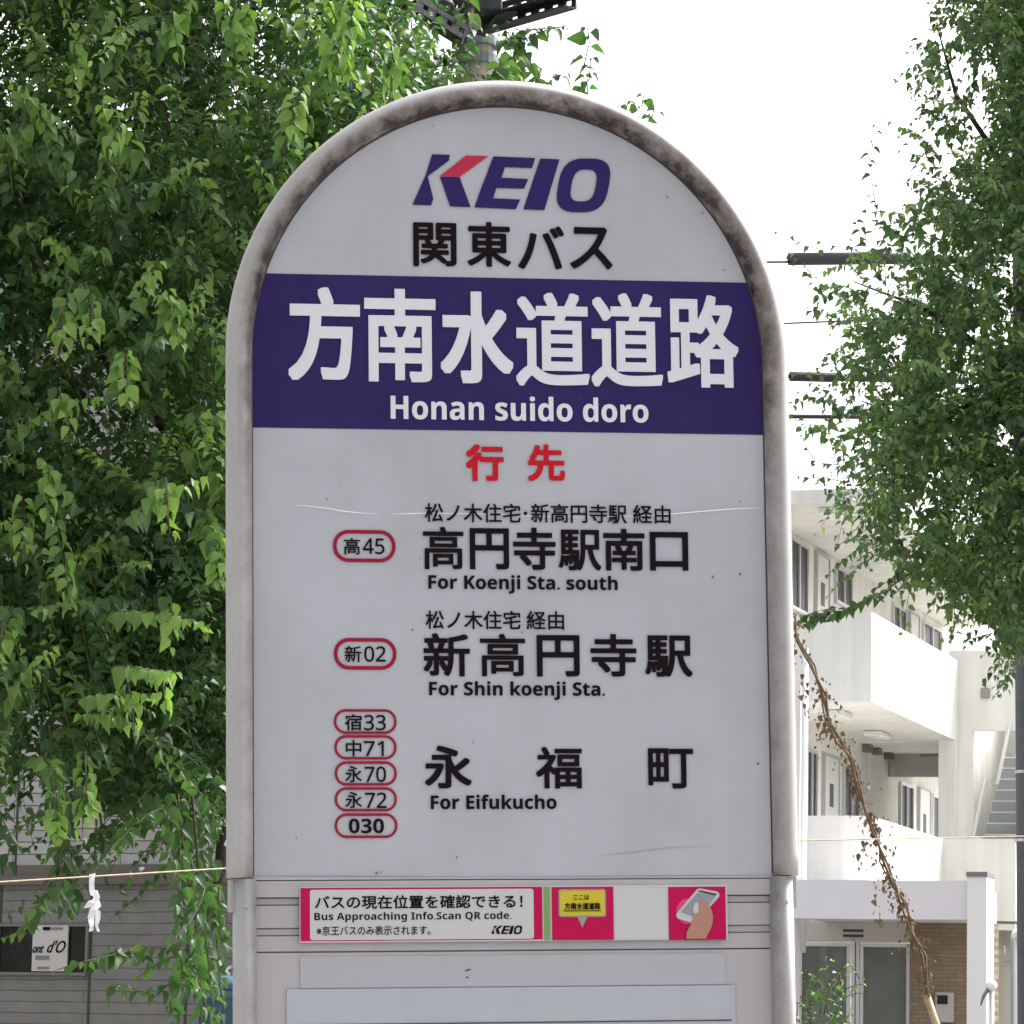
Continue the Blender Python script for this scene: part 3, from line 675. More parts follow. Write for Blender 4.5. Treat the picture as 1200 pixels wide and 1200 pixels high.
tk = MB(); limb(tk, [(0, 0, -.1), (.01, 0, 1.5), P2(1268, 800, 20.2), P2(1262, 500, 20.2), P2(1272, 200, 20.2), P2(1265, -200, 20.2)], .12, .03, 12)
for pts in ([(1265, 640), (1180, 560), (1090, 500), (1010, 470)], [(1263, 520), (1170, 420), (1080, 360), (1000, 330)], [(1268, 330), (1180, 200), (1120, 110), (1098, 30)], [(1266, 700), (1160, 640), (1090, 655), (1040, 690)], [(1268, 420), (1330, 300), (1370, 120)], [(1268, 200), (1210, 60), (1190, -80)], [(1264, 470), (1140, 470), (1060, 520), (1010, 570)]):
    limb(tk, [P2(x, y, 20.1 - .2 * i) for i, (x, y) in enumerate(pts)], .026, .003, 7)
tk.obj('trunk', M_bark, tree2, True)
tw = MB(); fr.twigs(tw); tw.obj('twigs', mat('twig_grey', (.09, .085, .06), .8), tree2)

# ================================================================== UTILITY POLE WITH VINES, behind the sign
pb = at(556, 90, 13.6); pole = thing('utility_pole', 'concrete utility pole with dark perforated steel arms rising behind the sign', 'utility pole', (pb.x, pb.y, 0))
orgp = np.array([pb.x, pb.y, 0])
def PP(px, py, D): return Vector(at(px, py, D)) - Vector(orgp)
q = MB(); q.tube([(.0, 0, -.1), (0, 0, 9.5)], [.085, .055], 20); q.obj('shaft', mat('pole_concrete', srgb(176, 166, 158), .85, var=.15, scale=9), pole, True)
M_steel = mat('dark_steel', (.06, .06, .068), .6, .4, metal=.3, var=.3, scale=30)
M_galv = mat('galvanised', srgb(140, 146, 156), .5, .4, metal=.4, var=.15, scale=20)
def holed_channel(a, b, hgt, thick, nh):
    """C channel from a to b with a row of oblong holes through its web"""
    mb = MB(); a, b = Vector(a), Vector(b); d = (b - a); L = d.length; d.normalize(); up = Vector((0, 0, 1)); up = (up - d * up.dot(d)).normalized(); o = d.cross(up)
    M4 = Matrix((d, up, o)).transposed().to_4x4(); M4.translation = a
    h = hgt / 2; hw = L / nh
    mb.box((0, h * .35, 0), (L, h, thick), M4); mb.box((0, -h, 0), (L, -h * .35, thick), M4)
    for i in range(nh + 1):
        c = i * hw; mb.box((max(0, c - hw * .3), -h * .35, .001), (min(L, c + hw * .3), h * .35, thick - .001), M4)
    mb.box((0, h * .8, thick), (L, h, thick + .05), M4); mb.box((0, -h, thick), (L, -h * .8, thick + .05), M4)
    return mb
holed_channel(PP(566, 34, 13.45), PP(676, 2, 13.1), .055, .008, 7).obj('cross_arm', M_steel, pole)
holed_channel(PP(560, 22, 13.5), PP(668, -12, 13.6), .05, .008, 7).obj('cross_arm', M_steel, pole)
holed_channel(PP(548, 40, 13.0), PP(478, -4, 12.8), .055, .008, 5).obj('cross_arm', M_steel, pole)
holed_channel(PP(545, 10, 13.5), PP(470, -22, 13.7), .05, .008, 5).obj('cross_arm', M_steel, pole)
for (x0, y0, x1, y1) in ((552, 42, 508, 8), (566, 44, 606, 16)):
    mb = MB(); a, b = PP(x0, y0, 13.42), PP(x1, y1, 13.3); wv = Vector((0, 0, .028)); tv = Vector((0, .008, 0))
    c1, c2 = PP(x1 + (22 if x1 < 550 else -20), y1 + 4, 13.3), None
    mb.add([a, b, b + wv * 1.2, c1 + wv, a + wv] + [x + tv for x in (a, b, b + wv * 1.2, c1 + wv, a + wv)], [(0, 1, 2, 3, 4), (9, 8, 7, 6, 5), (0, 5, 6, 1), (1, 6, 7, 2), (2, 7, 8, 3), (3, 8, 9, 4), (4, 9, 5, 0)]); mb.obj('gusset_plate', M_galv, pole)
for y in (50, 72): c = PP(556, y, 13.6); q = MB(); q.lathe((0, 0, c.z), [(.072, -.018), (.086, -.018), (.086, .018), (.072, .018)], 20); q.obj('clamp_band', M_galv, pole)
q = MB(); c = PP(520, 10, 13.35); q.lathe(c, [(0, -.03), (.035, -.03), (.045, .0), (.03, .03), (.02, .06), (0, .065)], 14); q.obj('insulator', M_steel, pole, True)
c = PP(572, 5, 13.3); q = MB(); q.box(c - Vector((.05, .04, .03)), c + Vector((.05, .04, .05))); q.obj('junction_box', M_steel, pole, bevel=.008)

vine = thing('climbing_vine', 'bright green climbing vine wound round the utility pole above the arch', 'vine', (pb.x - .12, pb.y - .15, 0))
orgv = np.array([pb.x - .12, pb.y - .15, 0]); fv = Foliage()
def vs_(pts, D=13.2, y=.2, sz=.064, sp_=.026): strand(fv, orgv, pts, D, sz, sp_, y)
for k in range(4): vs_([(455 + k * 14, 110), (475 + k * 12, 60 + k * 6), (490 + k * 5, 52)], 13.1, .35)
for k in range(3): vs_([(480, 90 + k * 12), (510, 70 + k * 9), (532, 52 + k * 10)], 13.15, .3)
vs_([(541, 52), (548, 26), (546, 10), (552, -15)], 13.0, .6); vs_([(540, 110), (532, 95), (526, 84)], 13, .9, sp_=.02)
for k in range(5): vs_([(640, 110 + k * 4), (625 - k * 7, 80), (615 - k * 5, 52 + k * 4), (600 - k * 4, 36)], 13.4 + .1 * k, .0)
for k in range(3): vs_([(560, 100), (580 + k * 6, 84), (598, 70 + k * 6)], 13.0, .85, sp_=.022)
for k in range(2): vs_([(590, 50), (620, 36 + k * 5), (650, 30 + k * 3)], 13.5, .0)
vs_([(690, 120), (684, 80), (690, 45), (688, 30)], 13.3, 0, .06, .03); vs_([(675, 110), (690, 95), (694, 70)], 13.4, 0, .058, .03); vs_([(650, 92), (665, 86)], 13.4, 0, .05, .04)
vs_([(728, 135), (735, 122), (740, 116)], 13.4, .2, .05, .035); vs_([(745, 150), (752, 125), (755, 108)], 13.4, .2, .05, .035); vs_([(752, 150), (764, 138), (768, 125)], 13.4, .2, .05, .03)
for k in range(60):
    px, py = rng.uniform(430, 490), rng.uniform(-60, 130); p = np.array(at(px, py, rng.uniform(13.2, 14))) - orgv
    fv.shoot(p, rng.normal(0, .6, 3) + np.array([0, -.3, .3]), rng.uniform(.2, .4), .3, .062, .03, max(0, rng.normal(.1, .2)))
fv.build('foliage', M_leaf, vine)
def PV(px, py, D): return Vector(at(px, py, D)) - Vector(orgv)
for ph in (0, 2):
    q = MB(); q.tube([Vector((.12 + .10 * math.cos(ph + z), .15 + .10 * math.sin(ph + z), z)) for z in np.arange(-.05, 4.9, .2)], .006, 6); q.obj('stem', M_bark, vine, True)
q = MB(); fv.twigs(q); q.obj('twigs', M_bark, vine)['kind'] = 'stuff'

# ================================================================== DRY VINE ON A BAMBOO CANE, right
cb = at(1092, 1172, 17.0)
cane = thing('bamboo_cane', 'leaning bamboo cane wound with a brown dried vine right of the sign', 'plant stake', (cb.x + .45, cb.y, 0))
orgc = np.array([cb.x + .45, cb.y, 0])
def PC(px, py, D=17.0): return Vector(at(px, py, D)) - Vector(orgc)
q = MB(); a, b = PC(1086, 1166), PC(1102, 1216); ground_pt = a + (b - a).normalized() * (a.z / -(b - a).normalized().z)
dirc = (b - a).normalized(); Lc = (ground_pt - a).length; pts, rr = [], []
for i in range(int(Lc / .14) + 1):
    s0 = i * .14
    for ds, r in ((0, .0155), (.128, .0165), (.134, .019), (.140, .0155)):
        if s0 + ds < Lc: pts.append(a + dirc * (s0 + ds)); rr.append(r * (1 + .15 * s0 / Lc))
q.tube(pts, rr, 10); q.obj('cane', mat('bamboo', srgb(190, 164, 128), .5, var=.25, scale=25), cane, True)
vp = [(1086, 1166), (1080, 1120), (1068, 1090), (1060, 1060), (1048, 1040), (1035, 1010), (1026, 975), (1018, 955), (1003, 920), (998, 890), (985, 870), (972, 848), (963, 815), (950, 780), (938, 750), (930, 722)]
q = MB(); q.tube([PC(x + rng.normal(0, 1.5), y) for x, y in vp], [.008] + [.006] * 5 + [.0072] * 7 + [.005, .004, .004], 7)
q.tube([PC(x + 5 * math.sin(i * 1.7), y, 16.97) for i, (x, y) in enumerate(vp)], .005, 6); q.tube([PC(x + 5 * math.cos(i * 1.9), y, 17.03) for i, (x, y) in enumerate(vp[3:])], .004, 6)
q.obj('vine_stem', mat('dry_stem', (.19, .13, .085), .9, var=.4, scale=40), cane, True)
fd = Foliage()
for i in range(150):
    k = rng.uniform(0, len(vp) - 1.01); j = int(k); x = vp[j][0] + (vp[j + 1][0] - vp[j][0]) * (k - j); y = vp[j][1] + (vp[j + 1][1] - vp[j][1]) * (k - j)
    p = np.array(PC(x + rng.normal(0, 5), y + rng.normal(0, 4), 17 + rng.normal(0, .05)))
    fd.shoot(p, rng.normal(0, 1, 3) + np.array([0, 0, -.6]), rng.uniform(.04, .10), .3, rng.uniform(.018, .034), .02, 1.0 if rng.uniform() < .12 else 0, twig=.0015)
for x, y in [(1007, 1000), (1010, 985), (1022, 1055), (1030, 1070), (1034, 1030), (1048, 1020), (1053, 1045), (1060, 1060), (1036, 990), (1032, 1000), (1024, 1037), (940, 790), (945, 800), (938, 815), (942, 825)]:
    fd.shoot(np.array(PC(x, y)), [.2, 0, -1], rng.uniform(.05, .09), 0, .035, .022, 0, twig=.001)
fd.build('dried_leaves', M_dry, cane)

# ================================================================== WIRES, ROPE
M_cable = mat('cable_black', (.03, .03, .035), .6)
def cable(label, pts, r, group='overhead cables beside the right tree'):
    W_ = [Vector(at(x, y, D)) for x, y, D in pts]; o0 = W_[0].copy(); mb = MB()
    P_ = []
    for a, b in zip(W_[:-1], W_[1:]):
        for i in range(12): P_.append(a.lerp(b, i / 12) - o0)
    P_.append(W_[-1] - o0); mb.tube(P_, r, 8); o = mb.obj('overhead_cable', M_cable, None, True); o.location = o0
    return tag(o, label, 'cable', group)
c1 = cable('topmost overhead cable wearing a thick black tapered sleeve', [(300, 309, 26), (926, 307, 27), (1500, 306, 28)], .008)
mb = MB(); o0 = c1.location
mb.tube([Vector(at(924, 304, 26.98)) - o0, Vector(at(924.2, 303.5, 26.98)) - o0, Vector(at(1040, 302.5, 27.1)) - o0, Vector(at(1170, 304, 27.3)) - o0], [.02, .046, .046, .03], 12); mb.obj('sleeve', mat('sleeve_grey', (.05, .05, .062), .45, .5), c1, True)
cable('thin overhead wire between the sleeved cable and the ribbed cable', [(300, 383, 26), (920, 379, 27), (1040, 374, 27.2), (1140, 377, 27.4), (1500, 377, 28)], .0065)
c3 = cable('overhead cable carrying a ribbed black spiral cover', [(300, 438, 26), (926, 441, 27), (1500, 449, 28)], .014); o0 = c3.location
mb = MB(); A_, B_ = Vector(at(926, 441, 27)), Vector(at(1130, 446, 27.36)); pts, rr = [], []
mb.tube([A_ - o0, A_.lerp(B_, .27) - o0], .036, 10)
for i in range(60):
    t = .28 + .72 * i / 59; pts.append(A_.lerp(B_, t) - o0); rr.append(.031 if i % 2 else .024)
mb.tube(pts, rr, 10); mb.obj('spiral_cover', mat('cover_black', (.028, .028, .032), .5), c3, False)
cable('lowest overhead cable below the ribbed spiral cover', [(300, 484, 26), (926, 488, 27), (1500, 492, 28)], .016)
M_rope = mat('hemp_rope', srgb(185, 168, 146), .8, var=.2, scale=60)
RD = 9.8
def rope_y(x): return np.interp(x, [-200, 0, 275, 600, 935, 1200, 1400], [1046, 1033.5, 1017, 999, 985, 980, 979])
mb = MB(); o0 = Vector(at(-120, rope_y(-120), RD)); mb.tube([Vector(at(x, rope_y(x), RD + .35 * (x + 120) / 100 * .8)) - o0 for x in range(-120, 1300, 40)], .0022, 6)
rope = mb.obj('rope', M_rope, None, True); rope.location = o0; tag(rope, 'thin pale rope strung across behind the sign', 'rope')
# white paper streamer tied on the rope
rp_ = Vector(at(108.5, rope_y(108.5) - 1, RD + .35 * 228.5 / 100 * .8)); k_ = rp_.y / F
st_ = thing('paper_streamer', 'folded white paper streamer tied to the rope at lower left', 'paper streamer', rp_)
def ribbon(pts, wd, name):
    mb = MB(); vs = []
    for i, (x, y, z) in enumerate(pts):
        c = Vector(((x - 108.5) * k_, z * k_, -(y - 1028) * k_)); wv = Vector((wd[i] * k_ / 2, rng.normal(0, 1.0) * k_, rng.normal(0, .8) * k_)); vs += [c - wv, c + wv]
    vb = [v + Vector((0, .0012, 0)) for v in vs]; n = len(vs); m2 = len(pts)
    fs = [(2 * i, 2 * i + 1, 2 * i + 3, 2 * i + 2) for i in range(m2 - 1)] + [(n + 2 * i, n + 2 * i + 2, n + 2 * i + 3, n + 2 * i + 1) for i in range(m2 - 1)]
    fs += [(2 * i, 2 * i + 2, n + 2 * i + 2, n + 2 * i) for i in range(m2 - 1)] + [(2 * i + 1, n + 2 * i + 1, n + 2 * i + 3, 2 * i + 3) for i in range(m2 - 1)] + [(0, n, n + 1, 1), (n - 2, n - 1, 2 * n - 1, 2 * n - 2)]
    mb.add(vs + vb, fs); return mb.obj(name, M_paper, st_)
M_paper = mat('paper_white', (.85, .85, .88), .7)
ribbon([(108.5, 1026, -2), (108, 1035, -4), (108.5, 1045, -3), (111, 1052, -5)], [7, 6, 6, 7], 'tied_strip')
ribbon([(113, 1045, -6), (115, 1055, -9), (110, 1060, -12), (104, 1066, -10)], [5, 8, 9, 7], 'folded_strip')
ribbon([(113, 1054, -4), (116, 1062, -7), (112, 1068, -10), (108, 1078, -8)], [7, 9, 9, 6], 'folded_strip')
ribbon([(110, 1070, -7), (109, 1080, -5), (110, 1088, -7), (109.5, 1093, -6)], [7, 6, 4, 5], 'tail_strip')
ribbon([(117, 1068, -7), (117, 1078, -8), (115.5, 1086, -6), (118, 1093, -6)], [6, 6, 4, 3], 'tail_strip')

# ================================================================== SIDED HOUSE, left
HA = math.radians(32)
hc = at(272, 1020, 15.2)
house = thing('sided_house', 'grey sided house with taupe lower cladding behind the left tree', 'house', (hc.x, hc.y, 0), (0, 0, -HA))
HM = Matrix.Rotation(-HA, 3, 'Z'); HN = HM @ Vector((0, 1, 0)); HO = Vector((hc.x, hc.y, 0))
def HW(px, py):
    d = ray(px, py); t = (HO - Vector((0, 0, CAMH))).dot(HN) / d.dot(HN); q = HM.transposed() @ (Vector((0, 0, CAMH)) + d * t - HO); return q.x, q.z
zl = HW(150, 1022)[1]; zt = HW(20, 1006)[1]
def siding_mat(name, c1, c2, c3, row, blk, sat=.35):
    m = bpy.data.materials.new(name); m.use_nodes = True; n = m.node_tree; p = n.nodes['Principled BSDF']; p.inputs['Roughness'].default_value = .85; p.inputs['Specular IOR Level'].default_value = .2
    tc = n.nodes.new('ShaderNodeTexCoord'); mp = n.nodes.new('ShaderNodeMapping'); mp.inputs['Rotation'].default_value = (math.radians(90), 0, 0)
    n.links.new(tc.outputs['Object'], mp.inputs['Vector'])
    b = n.nodes.new('ShaderNodeTexBrick'); b.inputs['Scale'].default_value = 1; b.inputs['Row Height'].default_value = row; b.inputs['Brick Width'].default_value = blk
    b.inputs['Mortar Size'].default_value = row * .055; b.inputs['Color1'].default_value = c1; b.inputs['Color2'].default_value = c2; b.inputs['Mortar'].default_value = c3; b.inputs['Mortar Smooth'].default_value = .3
    nd = n.nodes.new('ShaderNodeTexNoise'); nd.inputs['Scale'].default_value = 5; nd.inputs['Detail'].default_value = 5; n.links.new(tc.outputs['Object'], nd.inputs['Vector'])
    vm = n.nodes.new('ShaderNodeVectorMath'); vm.operation = 'MULTIPLY_ADD'; vm.inputs[1].default_value = (row * .35,) * 3; n.links.new(nd.outputs['Color'], vm.inputs[0]); n.links.new(mp.outputs[0], vm.inputs[2])
    n.links.new(vm.outputs[0], b.inputs['Vector'])
    no = n.nodes.new('ShaderNodeTexNoise'); no.inputs['Scale'].default_value = 18; no.inputs['Detail'].default_value = 7; n.links.new(tc.outputs['Object'], no.inputs['Vector'])
    mx = n.nodes.new('ShaderNodeMix'); mx.data_type = 'RGBA'; mx.blend_type = 'MULTIPLY'; mx.inputs['Factor'].default_value = .45
    n.links.new(b.outputs['Color'], mx.inputs['A']); n.links.new(no.outputs['Color'], mx.inputs['B'])
    h2 = n.nodes.new('ShaderNodeHueSaturation'); h2.inputs['Saturation'].default_value = sat; h2.inputs['Value'].default_value = 1.35
    n.links.new(mx.outputs['Result'], h2.inputs['Color']); n.links.new(h2.outputs[0], p.inputs['Base Color'])
    bp = n.nodes.new('ShaderNodeBump'); bp.inputs['Strength'].default_value = .6; bp.inputs['Distance'].default_value = .012; n.links.new(b.outputs['Fac'], bp.inputs['Height']); bp.invert = True
    n.links.new(bp.outputs[0], p.inputs['Normal']); return m
M_sid = siding_mat('stone_siding', (.42, .41, .39, 1), (.50, .49, .47, 1), (.16, .155, .15, 1), .05, .55)
M_tau = siding_mat('taupe_siding', (.235, .215, .20, 1), (.26, .235, .22, 1), (.15, .135, .125, 1), .045, 1.4)
q = MB(); q.box((-9, .0, zl + .03), (.3, 2.6, 5.15)); q.obj('upper_wall', M_sid, house)
q = MB(); q.box((-9, -.015, -.05), (.3, 2.6, zl - .05)); q.obj('lower_wall', M_tau, house)
q = MB(); q.box((-9, -.05, zl - .05), (.32, 2.62, zl - .012)); q.box((-9, -.03, zl - .012), (.315, 2.61, zl + .03)); q.obj('belt_ledge', mat('ledge_brown', (.17, .145, .13), .7), house)
q = MB(); q.box((-9.2, -.25, 5.15), (.45, 2.8, 5.27)); q.obj('roof', mat('house_roof', (.12, .12, .13), .8), house)
M_seam = mat('seam_dark', (.075, .068, .06), .8)
for px in (2, 108.5, 222): u, v = HW(px, 1120); q = MB(); q.box((u - .006, -.0175, 0), (u + .006, -.013, zl - .055)); q.obj('panel_seam', M_seam, house)
for px in (20, 113): u, v = HW(px, 970); q = MB(); q.box((u - .004, -.004, zl + .035), (u + .004, .002, 5.1)); q.obj('panel_seam', M_seam, house)
u0, w1 = HW(4, 1086); u1, w0 = HW(104, 1140)
q = MB(); q.box((u0, -.012, w0), (u1, .05, w1)); wb = q.obj('display_window', mat('dark_glass', (.03, .03, .028), .12, .6, var=.5, scale=6), house); wb.location.y = -.006
q = MB()
for (a, b, c, d) in ((u0 - .012, w0 - .012, u1 + .012, w0), (u0 - .012, w1, u1 + .012, w1 + .012), (u0 - .012, w0, u0, w1), (u1, w0, u1 + .012, w1)): q.box((a, -.030, b), (c, .0, d))
q.obj('window_frame', mat('frame_taupe', (.22, .20, .18), .6), house)
# shop plate with its cursive name
a0, b1 = HW(45, 1085); a1, b0 = HW(84, 1138.6)
q = MB(); q.box((a0, -.034, b0), (a1, -.026, b1)); plate = q.obj('shop_plate', mat('plate_cream', srgb(214, 210, 208), .5, var=.08, scale=4), house)
def wall_text(text, bx, m, shear=0, name='plate_lettering', yy=-.0355, bold=.0):
    V, Fc = glyphs(text, shear); (x0, z1), (x1, z0) = HW(bx[0], bx[1]), HW(bx[2], bx[3]); mn, mx = V.min(0), V.max(0)
    vs, fs = [], []
    for i, (a, b) in enumerate([(0, 0), (bold, 0), (-bold, 0), (0, bold)] if bold else [(0, 0)]):
        k = len(vs); vs += [(x0 + (p[0] - mn[0]) / (mx[0] - mn[0]) * (x1 - x0) + a, yy - i * 5e-5, z0 + (p[1] - mn[1]) / (mx[1] - mn[1]) * (z1 - z0) + b) for p in V]; fs += [tuple(j + k for j in f) for f in Fc]
    me = bpy.data.meshes.new(name); me.from_pydata(vs, [], fs); me.materials.append(m); o = bpy.data.objects.new(name, me); COL.objects.link(o); o.parent = plate
wall_text("ont", (45, 1108.5, 57.5, 1117), M_ink, .55, bold=.0012); wall_text("d'O", (62, 1102.5, 83, 1117), M_ink, .5, bold=.0012)
for (x0, y0, x1, y1, mm) in ((57, 1086.5, 65, 1090.5, M_ink), (66, 1087, 80, 1090, M_greyp), (48, 1120, 64, 1125, M_greyp), (50, 1133, 64, 1136, M_greyp)):
    (p0, q1), (p1, q0) = HW(x0, y0), HW(x1, y1); q = MB(); q.box((p0, -.0362, q0), (p1, -.0345, q1)); q.obj('plate_print', mm, plate)
# blue plastic bin by the house corner
bp_ = at(272, 1170, 13.9); bb_ = thing('blue_bin', 'blue plastic bin just left of the sign post', 'bin', (bp_.x, bp_.y, 0))
tp = bp_.z + .05
q = MB(); q.lathe((0, 0, 0), [(0, 0), (.09, 0), (.12, tp - .05), (.13, tp - .05), (.13, tp - .02), (.12, tp - .02)], 20); q.obj('body', mat('blue_plastic', srgb(84, 120, 150), .5), bb_, True)
q = MB(); q.lathe((0, 0, 0), [(.135, tp - .02), (.135, tp), (.05, tp + .03), (0, tp + .03)], 20); q.obj('lid', mat('blue_plastic_dark', srgb(70, 104, 136), .5), bb_, True)

# ================================================================== APARTMENT HOUSE, right
BA = math.radians(17); BD = 53.0
bc = at(1021, 800, BD); apt = thing('apartment_house', 'white three storey apartment house with open galleries and outside stair', 'apartment house', (bc.x, bc.y, 0), (0, 0, -BA))
BM = Matrix.Rotation(-BA, 3, 'Z'); BO = Vector((bc.x, bc.y, 0)); CP = Vector((0, 0, CAMH))
def Bb(px, py, b):          # pixel on the plane x_local = b  ->  (a, z)
    n = BM @ Vector((1, 0, 0)); d = ray(px, py); t = (BO + n * b - CP).dot(n) / d.dot(n); q = BM.transposed() @ (CP + d * t - BO); return q.y, q.z
def Ba(px, py, a):          # pixel on the plane y_local = a  ->  (b, z)
    n = BM @ Vector((0, 1, 0)); d = ray(px, py); t = (BO + n * a - CP).dot(n) / d.dot(n); q = BM.transposed() @ (CP + d * t - BO); return q.x, q.z
M_ren = mat('render_white', (.85, .845, .81), .85, .2, var=.04, scale=1.2, bump=.15, bscale=60)
streaks(M_ren)
M_lilac = mat('render_lilac', (.74, .72, .775), .8, .2, var=.03, scale=1.5)
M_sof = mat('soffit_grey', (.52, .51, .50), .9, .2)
M_dglass = mat('window_glass', (.02, .022, .035), .35, .15)
M_alu = mat('window_alu', (.6, .6, .6), .4, metal=.3)
M_door = mat('door_white', (.72, .72, .70), .5)
GW = -1.6
zu1 = Ba(1021, 717, 0)[1]; zu0 = Ba(1021, 822, 0)[1]; zd1 = Ba(1021, 956, 0)[1]; zd0 = zd1 - 1.3
aend = Bb(1123, 870, 0)[0]; a2 = Bb(1105, 978, 0)[0]
zr0 = Ba(950, 590, -.9)[1]; zr1 = Ba(950, 574, -.9)[1]
bR = Ba(1190, 976, a2)[0]; zlow0 = Ba(1190, 1079, a2)[1]
q = MB(); q.box((-9, -.3, 0), (GW, 14, zr0 - .005)); q.obj('main_block', M_ren, apt)
q = MB(); q.box((GW - .8, 0, zu0), (0, .15, zu1)); q.box((-.15, .15, zu0), (0, aend, zu1)); q.box((GW, .15, zu0 + .003), (-.15, aend - .003, zu0 + .2)); q.box((GW, aend + .153, zu0 + .003), (-.153, 14, zu0 + .2)); q.obj('upper_parapet', M_ren, apt)
q = MB(); q.box((GW - .8, 0, zd0), (0, .15, zd1)); q.box((-.15, .15, zd0), (0, a2, zd1)); q.box((GW, .15, zd0 + .003), (-.15, 14, zd0 + .2)); q.box((-.15, a2, zlow0), (bR, a2 + .15, zd1 + .003)); q.obj('lower_parapet', M_ren, apt)
q = MB(); q.box((-9.3, -.9, zr0), (.25, 14.4, zr1)); q.obj('roof_slab', M_ren, apt)
# stair tower
zt1 = Ba(1150, 762, aend)[1]; b1 = Ba(1140, 900, aend)[0]; b2 = Ba(1184, 860, aend)[0]; zs = Ba(1170, 856, aend)[1]
q = MB(); q.box((-.15, aend, zd0 - .2), (b1, aend + .15, zt1)); q.box((b1, aend + .003, zs), (b2 + .15, aend + .15, zt1)); q.box((b2 + .15 + .003, aend, 2.8), (b2 + .27, aend + 4.2, zt1)); q.box((-.15, aend + 4.2, 0), (b2 + .27, aend + 4.35, zt1 + .2)); q.box((-.15, aend + .15, zd0 - .2), (0.0, aend + 4.2, zt1)); q.obj('stair_tower', M_ren, apt)
# drop beam at the gallery's far end under the upper slab
AB = 9.2; zdb = Ba(1090, 910, AB)[1]
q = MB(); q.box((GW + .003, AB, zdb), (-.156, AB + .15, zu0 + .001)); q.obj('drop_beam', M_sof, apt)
q = MB(); q.box((-.26, aend - .26, zd0 + .21), (-.003, aend - .004, zu0 + .001)); q.obj('gallery_column', M_ren, apt)
(x0, z1_), (x1, z0_) = Ba(1079, 874, AB), Ba(1101, 887, AB); q = MB(); q.box((x0, AB - .08, z0_), (x1, AB - .001, z1_)); q.obj('vent_grille', mat('grille_grey', (.33, .32, .30), .6), apt)
M_step = mat('step_grey', (.33, .35, .37), .8); M_nose = mat('step_nosing', (.62, .64, .66), .7)
sx0, sx1 = Ba(1150, 960, aend)[0], Ba(1196, 960, aend)[0]; st = MB(); ns = MB()
for i in range(12):
    y0 = a2 + .5 + i * .25; z = zd1 - .62 + i * .19
    st.box((sx0, y0, z - .4), (sx1, y0 + .26, z)); ns.box((sx0, y0 - .015, z + .001), (sx1, y0 + .04, z + .025))
so_ = st.obj('staircase', M_step, apt); ns.obj('step_nosing', M_nose, so_)
q = MB(); q.box((sx0 - .12, a2 + 1.0, zd1 - .9), (sx0 - .003, aend + 2.4, zd1 + .1)); M4 = None
q.obj('stair_cheek', M_ren, so_)
def tb(pts, r, name, m, par): mb = MB(); mb.tube(pts, r, 8); return mb.obj(name, m, par, True)
def pa(px, py, a): b, z = Ba(px, py, a); return Vector((b, a, z))
ar = aend - .12
tb([pa(1140.5, 978, ar - .1), pa(1155, 913, ar), pa(1168.5, 919, ar + .0), pa(1184, 846, ar + .1)], .03, 'handrail', mat('rail_white', (.82, .82, .8), .4), so_)
# windows, doors, hoods on the gallery wall
def wall_rect(xl, yt, xr, yb_):
    aL, zT = Bb(xl, yt, GW); aR, _ = Bb(xr, yt, GW); _, zB = Bb(xl, yb_, GW); return aL, zB, aR, zT
def window(xl, yt, xr, yb_):
    aL, zB, aR, zT = wall_rect(xl, yt, xr, yb_); mb = MB(); t = .05
    for (p, q_, r, s_) in ((aL, zB, aR, zB + t), (aL, zT - t, aR, zT), (aL, zB + t, aL + t, zT - t), (aR - t, zB + t, aR, zT - t), ((aL + aR) / 2 - t / 2, zB + t, (aL + aR) / 2 + t / 2, zT - t)): mb.box((GW - .02, p, q_), (GW + .05, r, s_))
    f = mb.obj('window', M_alu, apt); p_ = MB(); p_.box((GW - .02, aL + t, zB + t), (GW + .02, aR - t, zT - t)); p_.obj('pane', M_dglass, f)
def door(xl, yt, xr, yb_):
    aL, zB, aR, zT = wall_rect(xl, yt, xr, yb_); mb = MB(); mb.box((GW - .02, aL, zB), (GW + .04, aR, zT)); d_ = mb.obj('door', M_door, apt)
    mb = MB(); t = .035
    for (p, q_, r, s_) in ((aL - t, zB, aL, zT + t), (aR, zB, aR + t, zT + t), (aL, zT, aR, zT + t)): mb.box((GW - .02, p, q_), (GW + .06, r, s_))
    mb.obj('door_frame', mat('door_frame_grey', (.45, .45, .45), .5), d_)
    mb = MB(); c = (aL + aR) / 2; mb.box((GW + .04, c - .13, zT - .75), (GW + .045, c + .13, zT - .4)); mb.obj('door_light', M_dglass, d_)
for r in ((924, 628, 945, 712), (977.5, 662, 996.5, 706), (1044.6, 706, 1060, 742), (1080, 726, 1101, 770), (943, 876, 955.5, 966), (986.7, 896, 1005.5, 958), (1053, 915.5, 1068, 985), (1091, 930, 1107, 990)): window(*r)
for r in ((954.5, 648, 968.5, 730), (1064, 718, 1074, 775), (963.5, 884.5, 980, 985), (1075, 924, 1087, 1000)): door(*r)
M_hood = mat('hood_grey', (.2, .195, .185), .5, metal=.3)
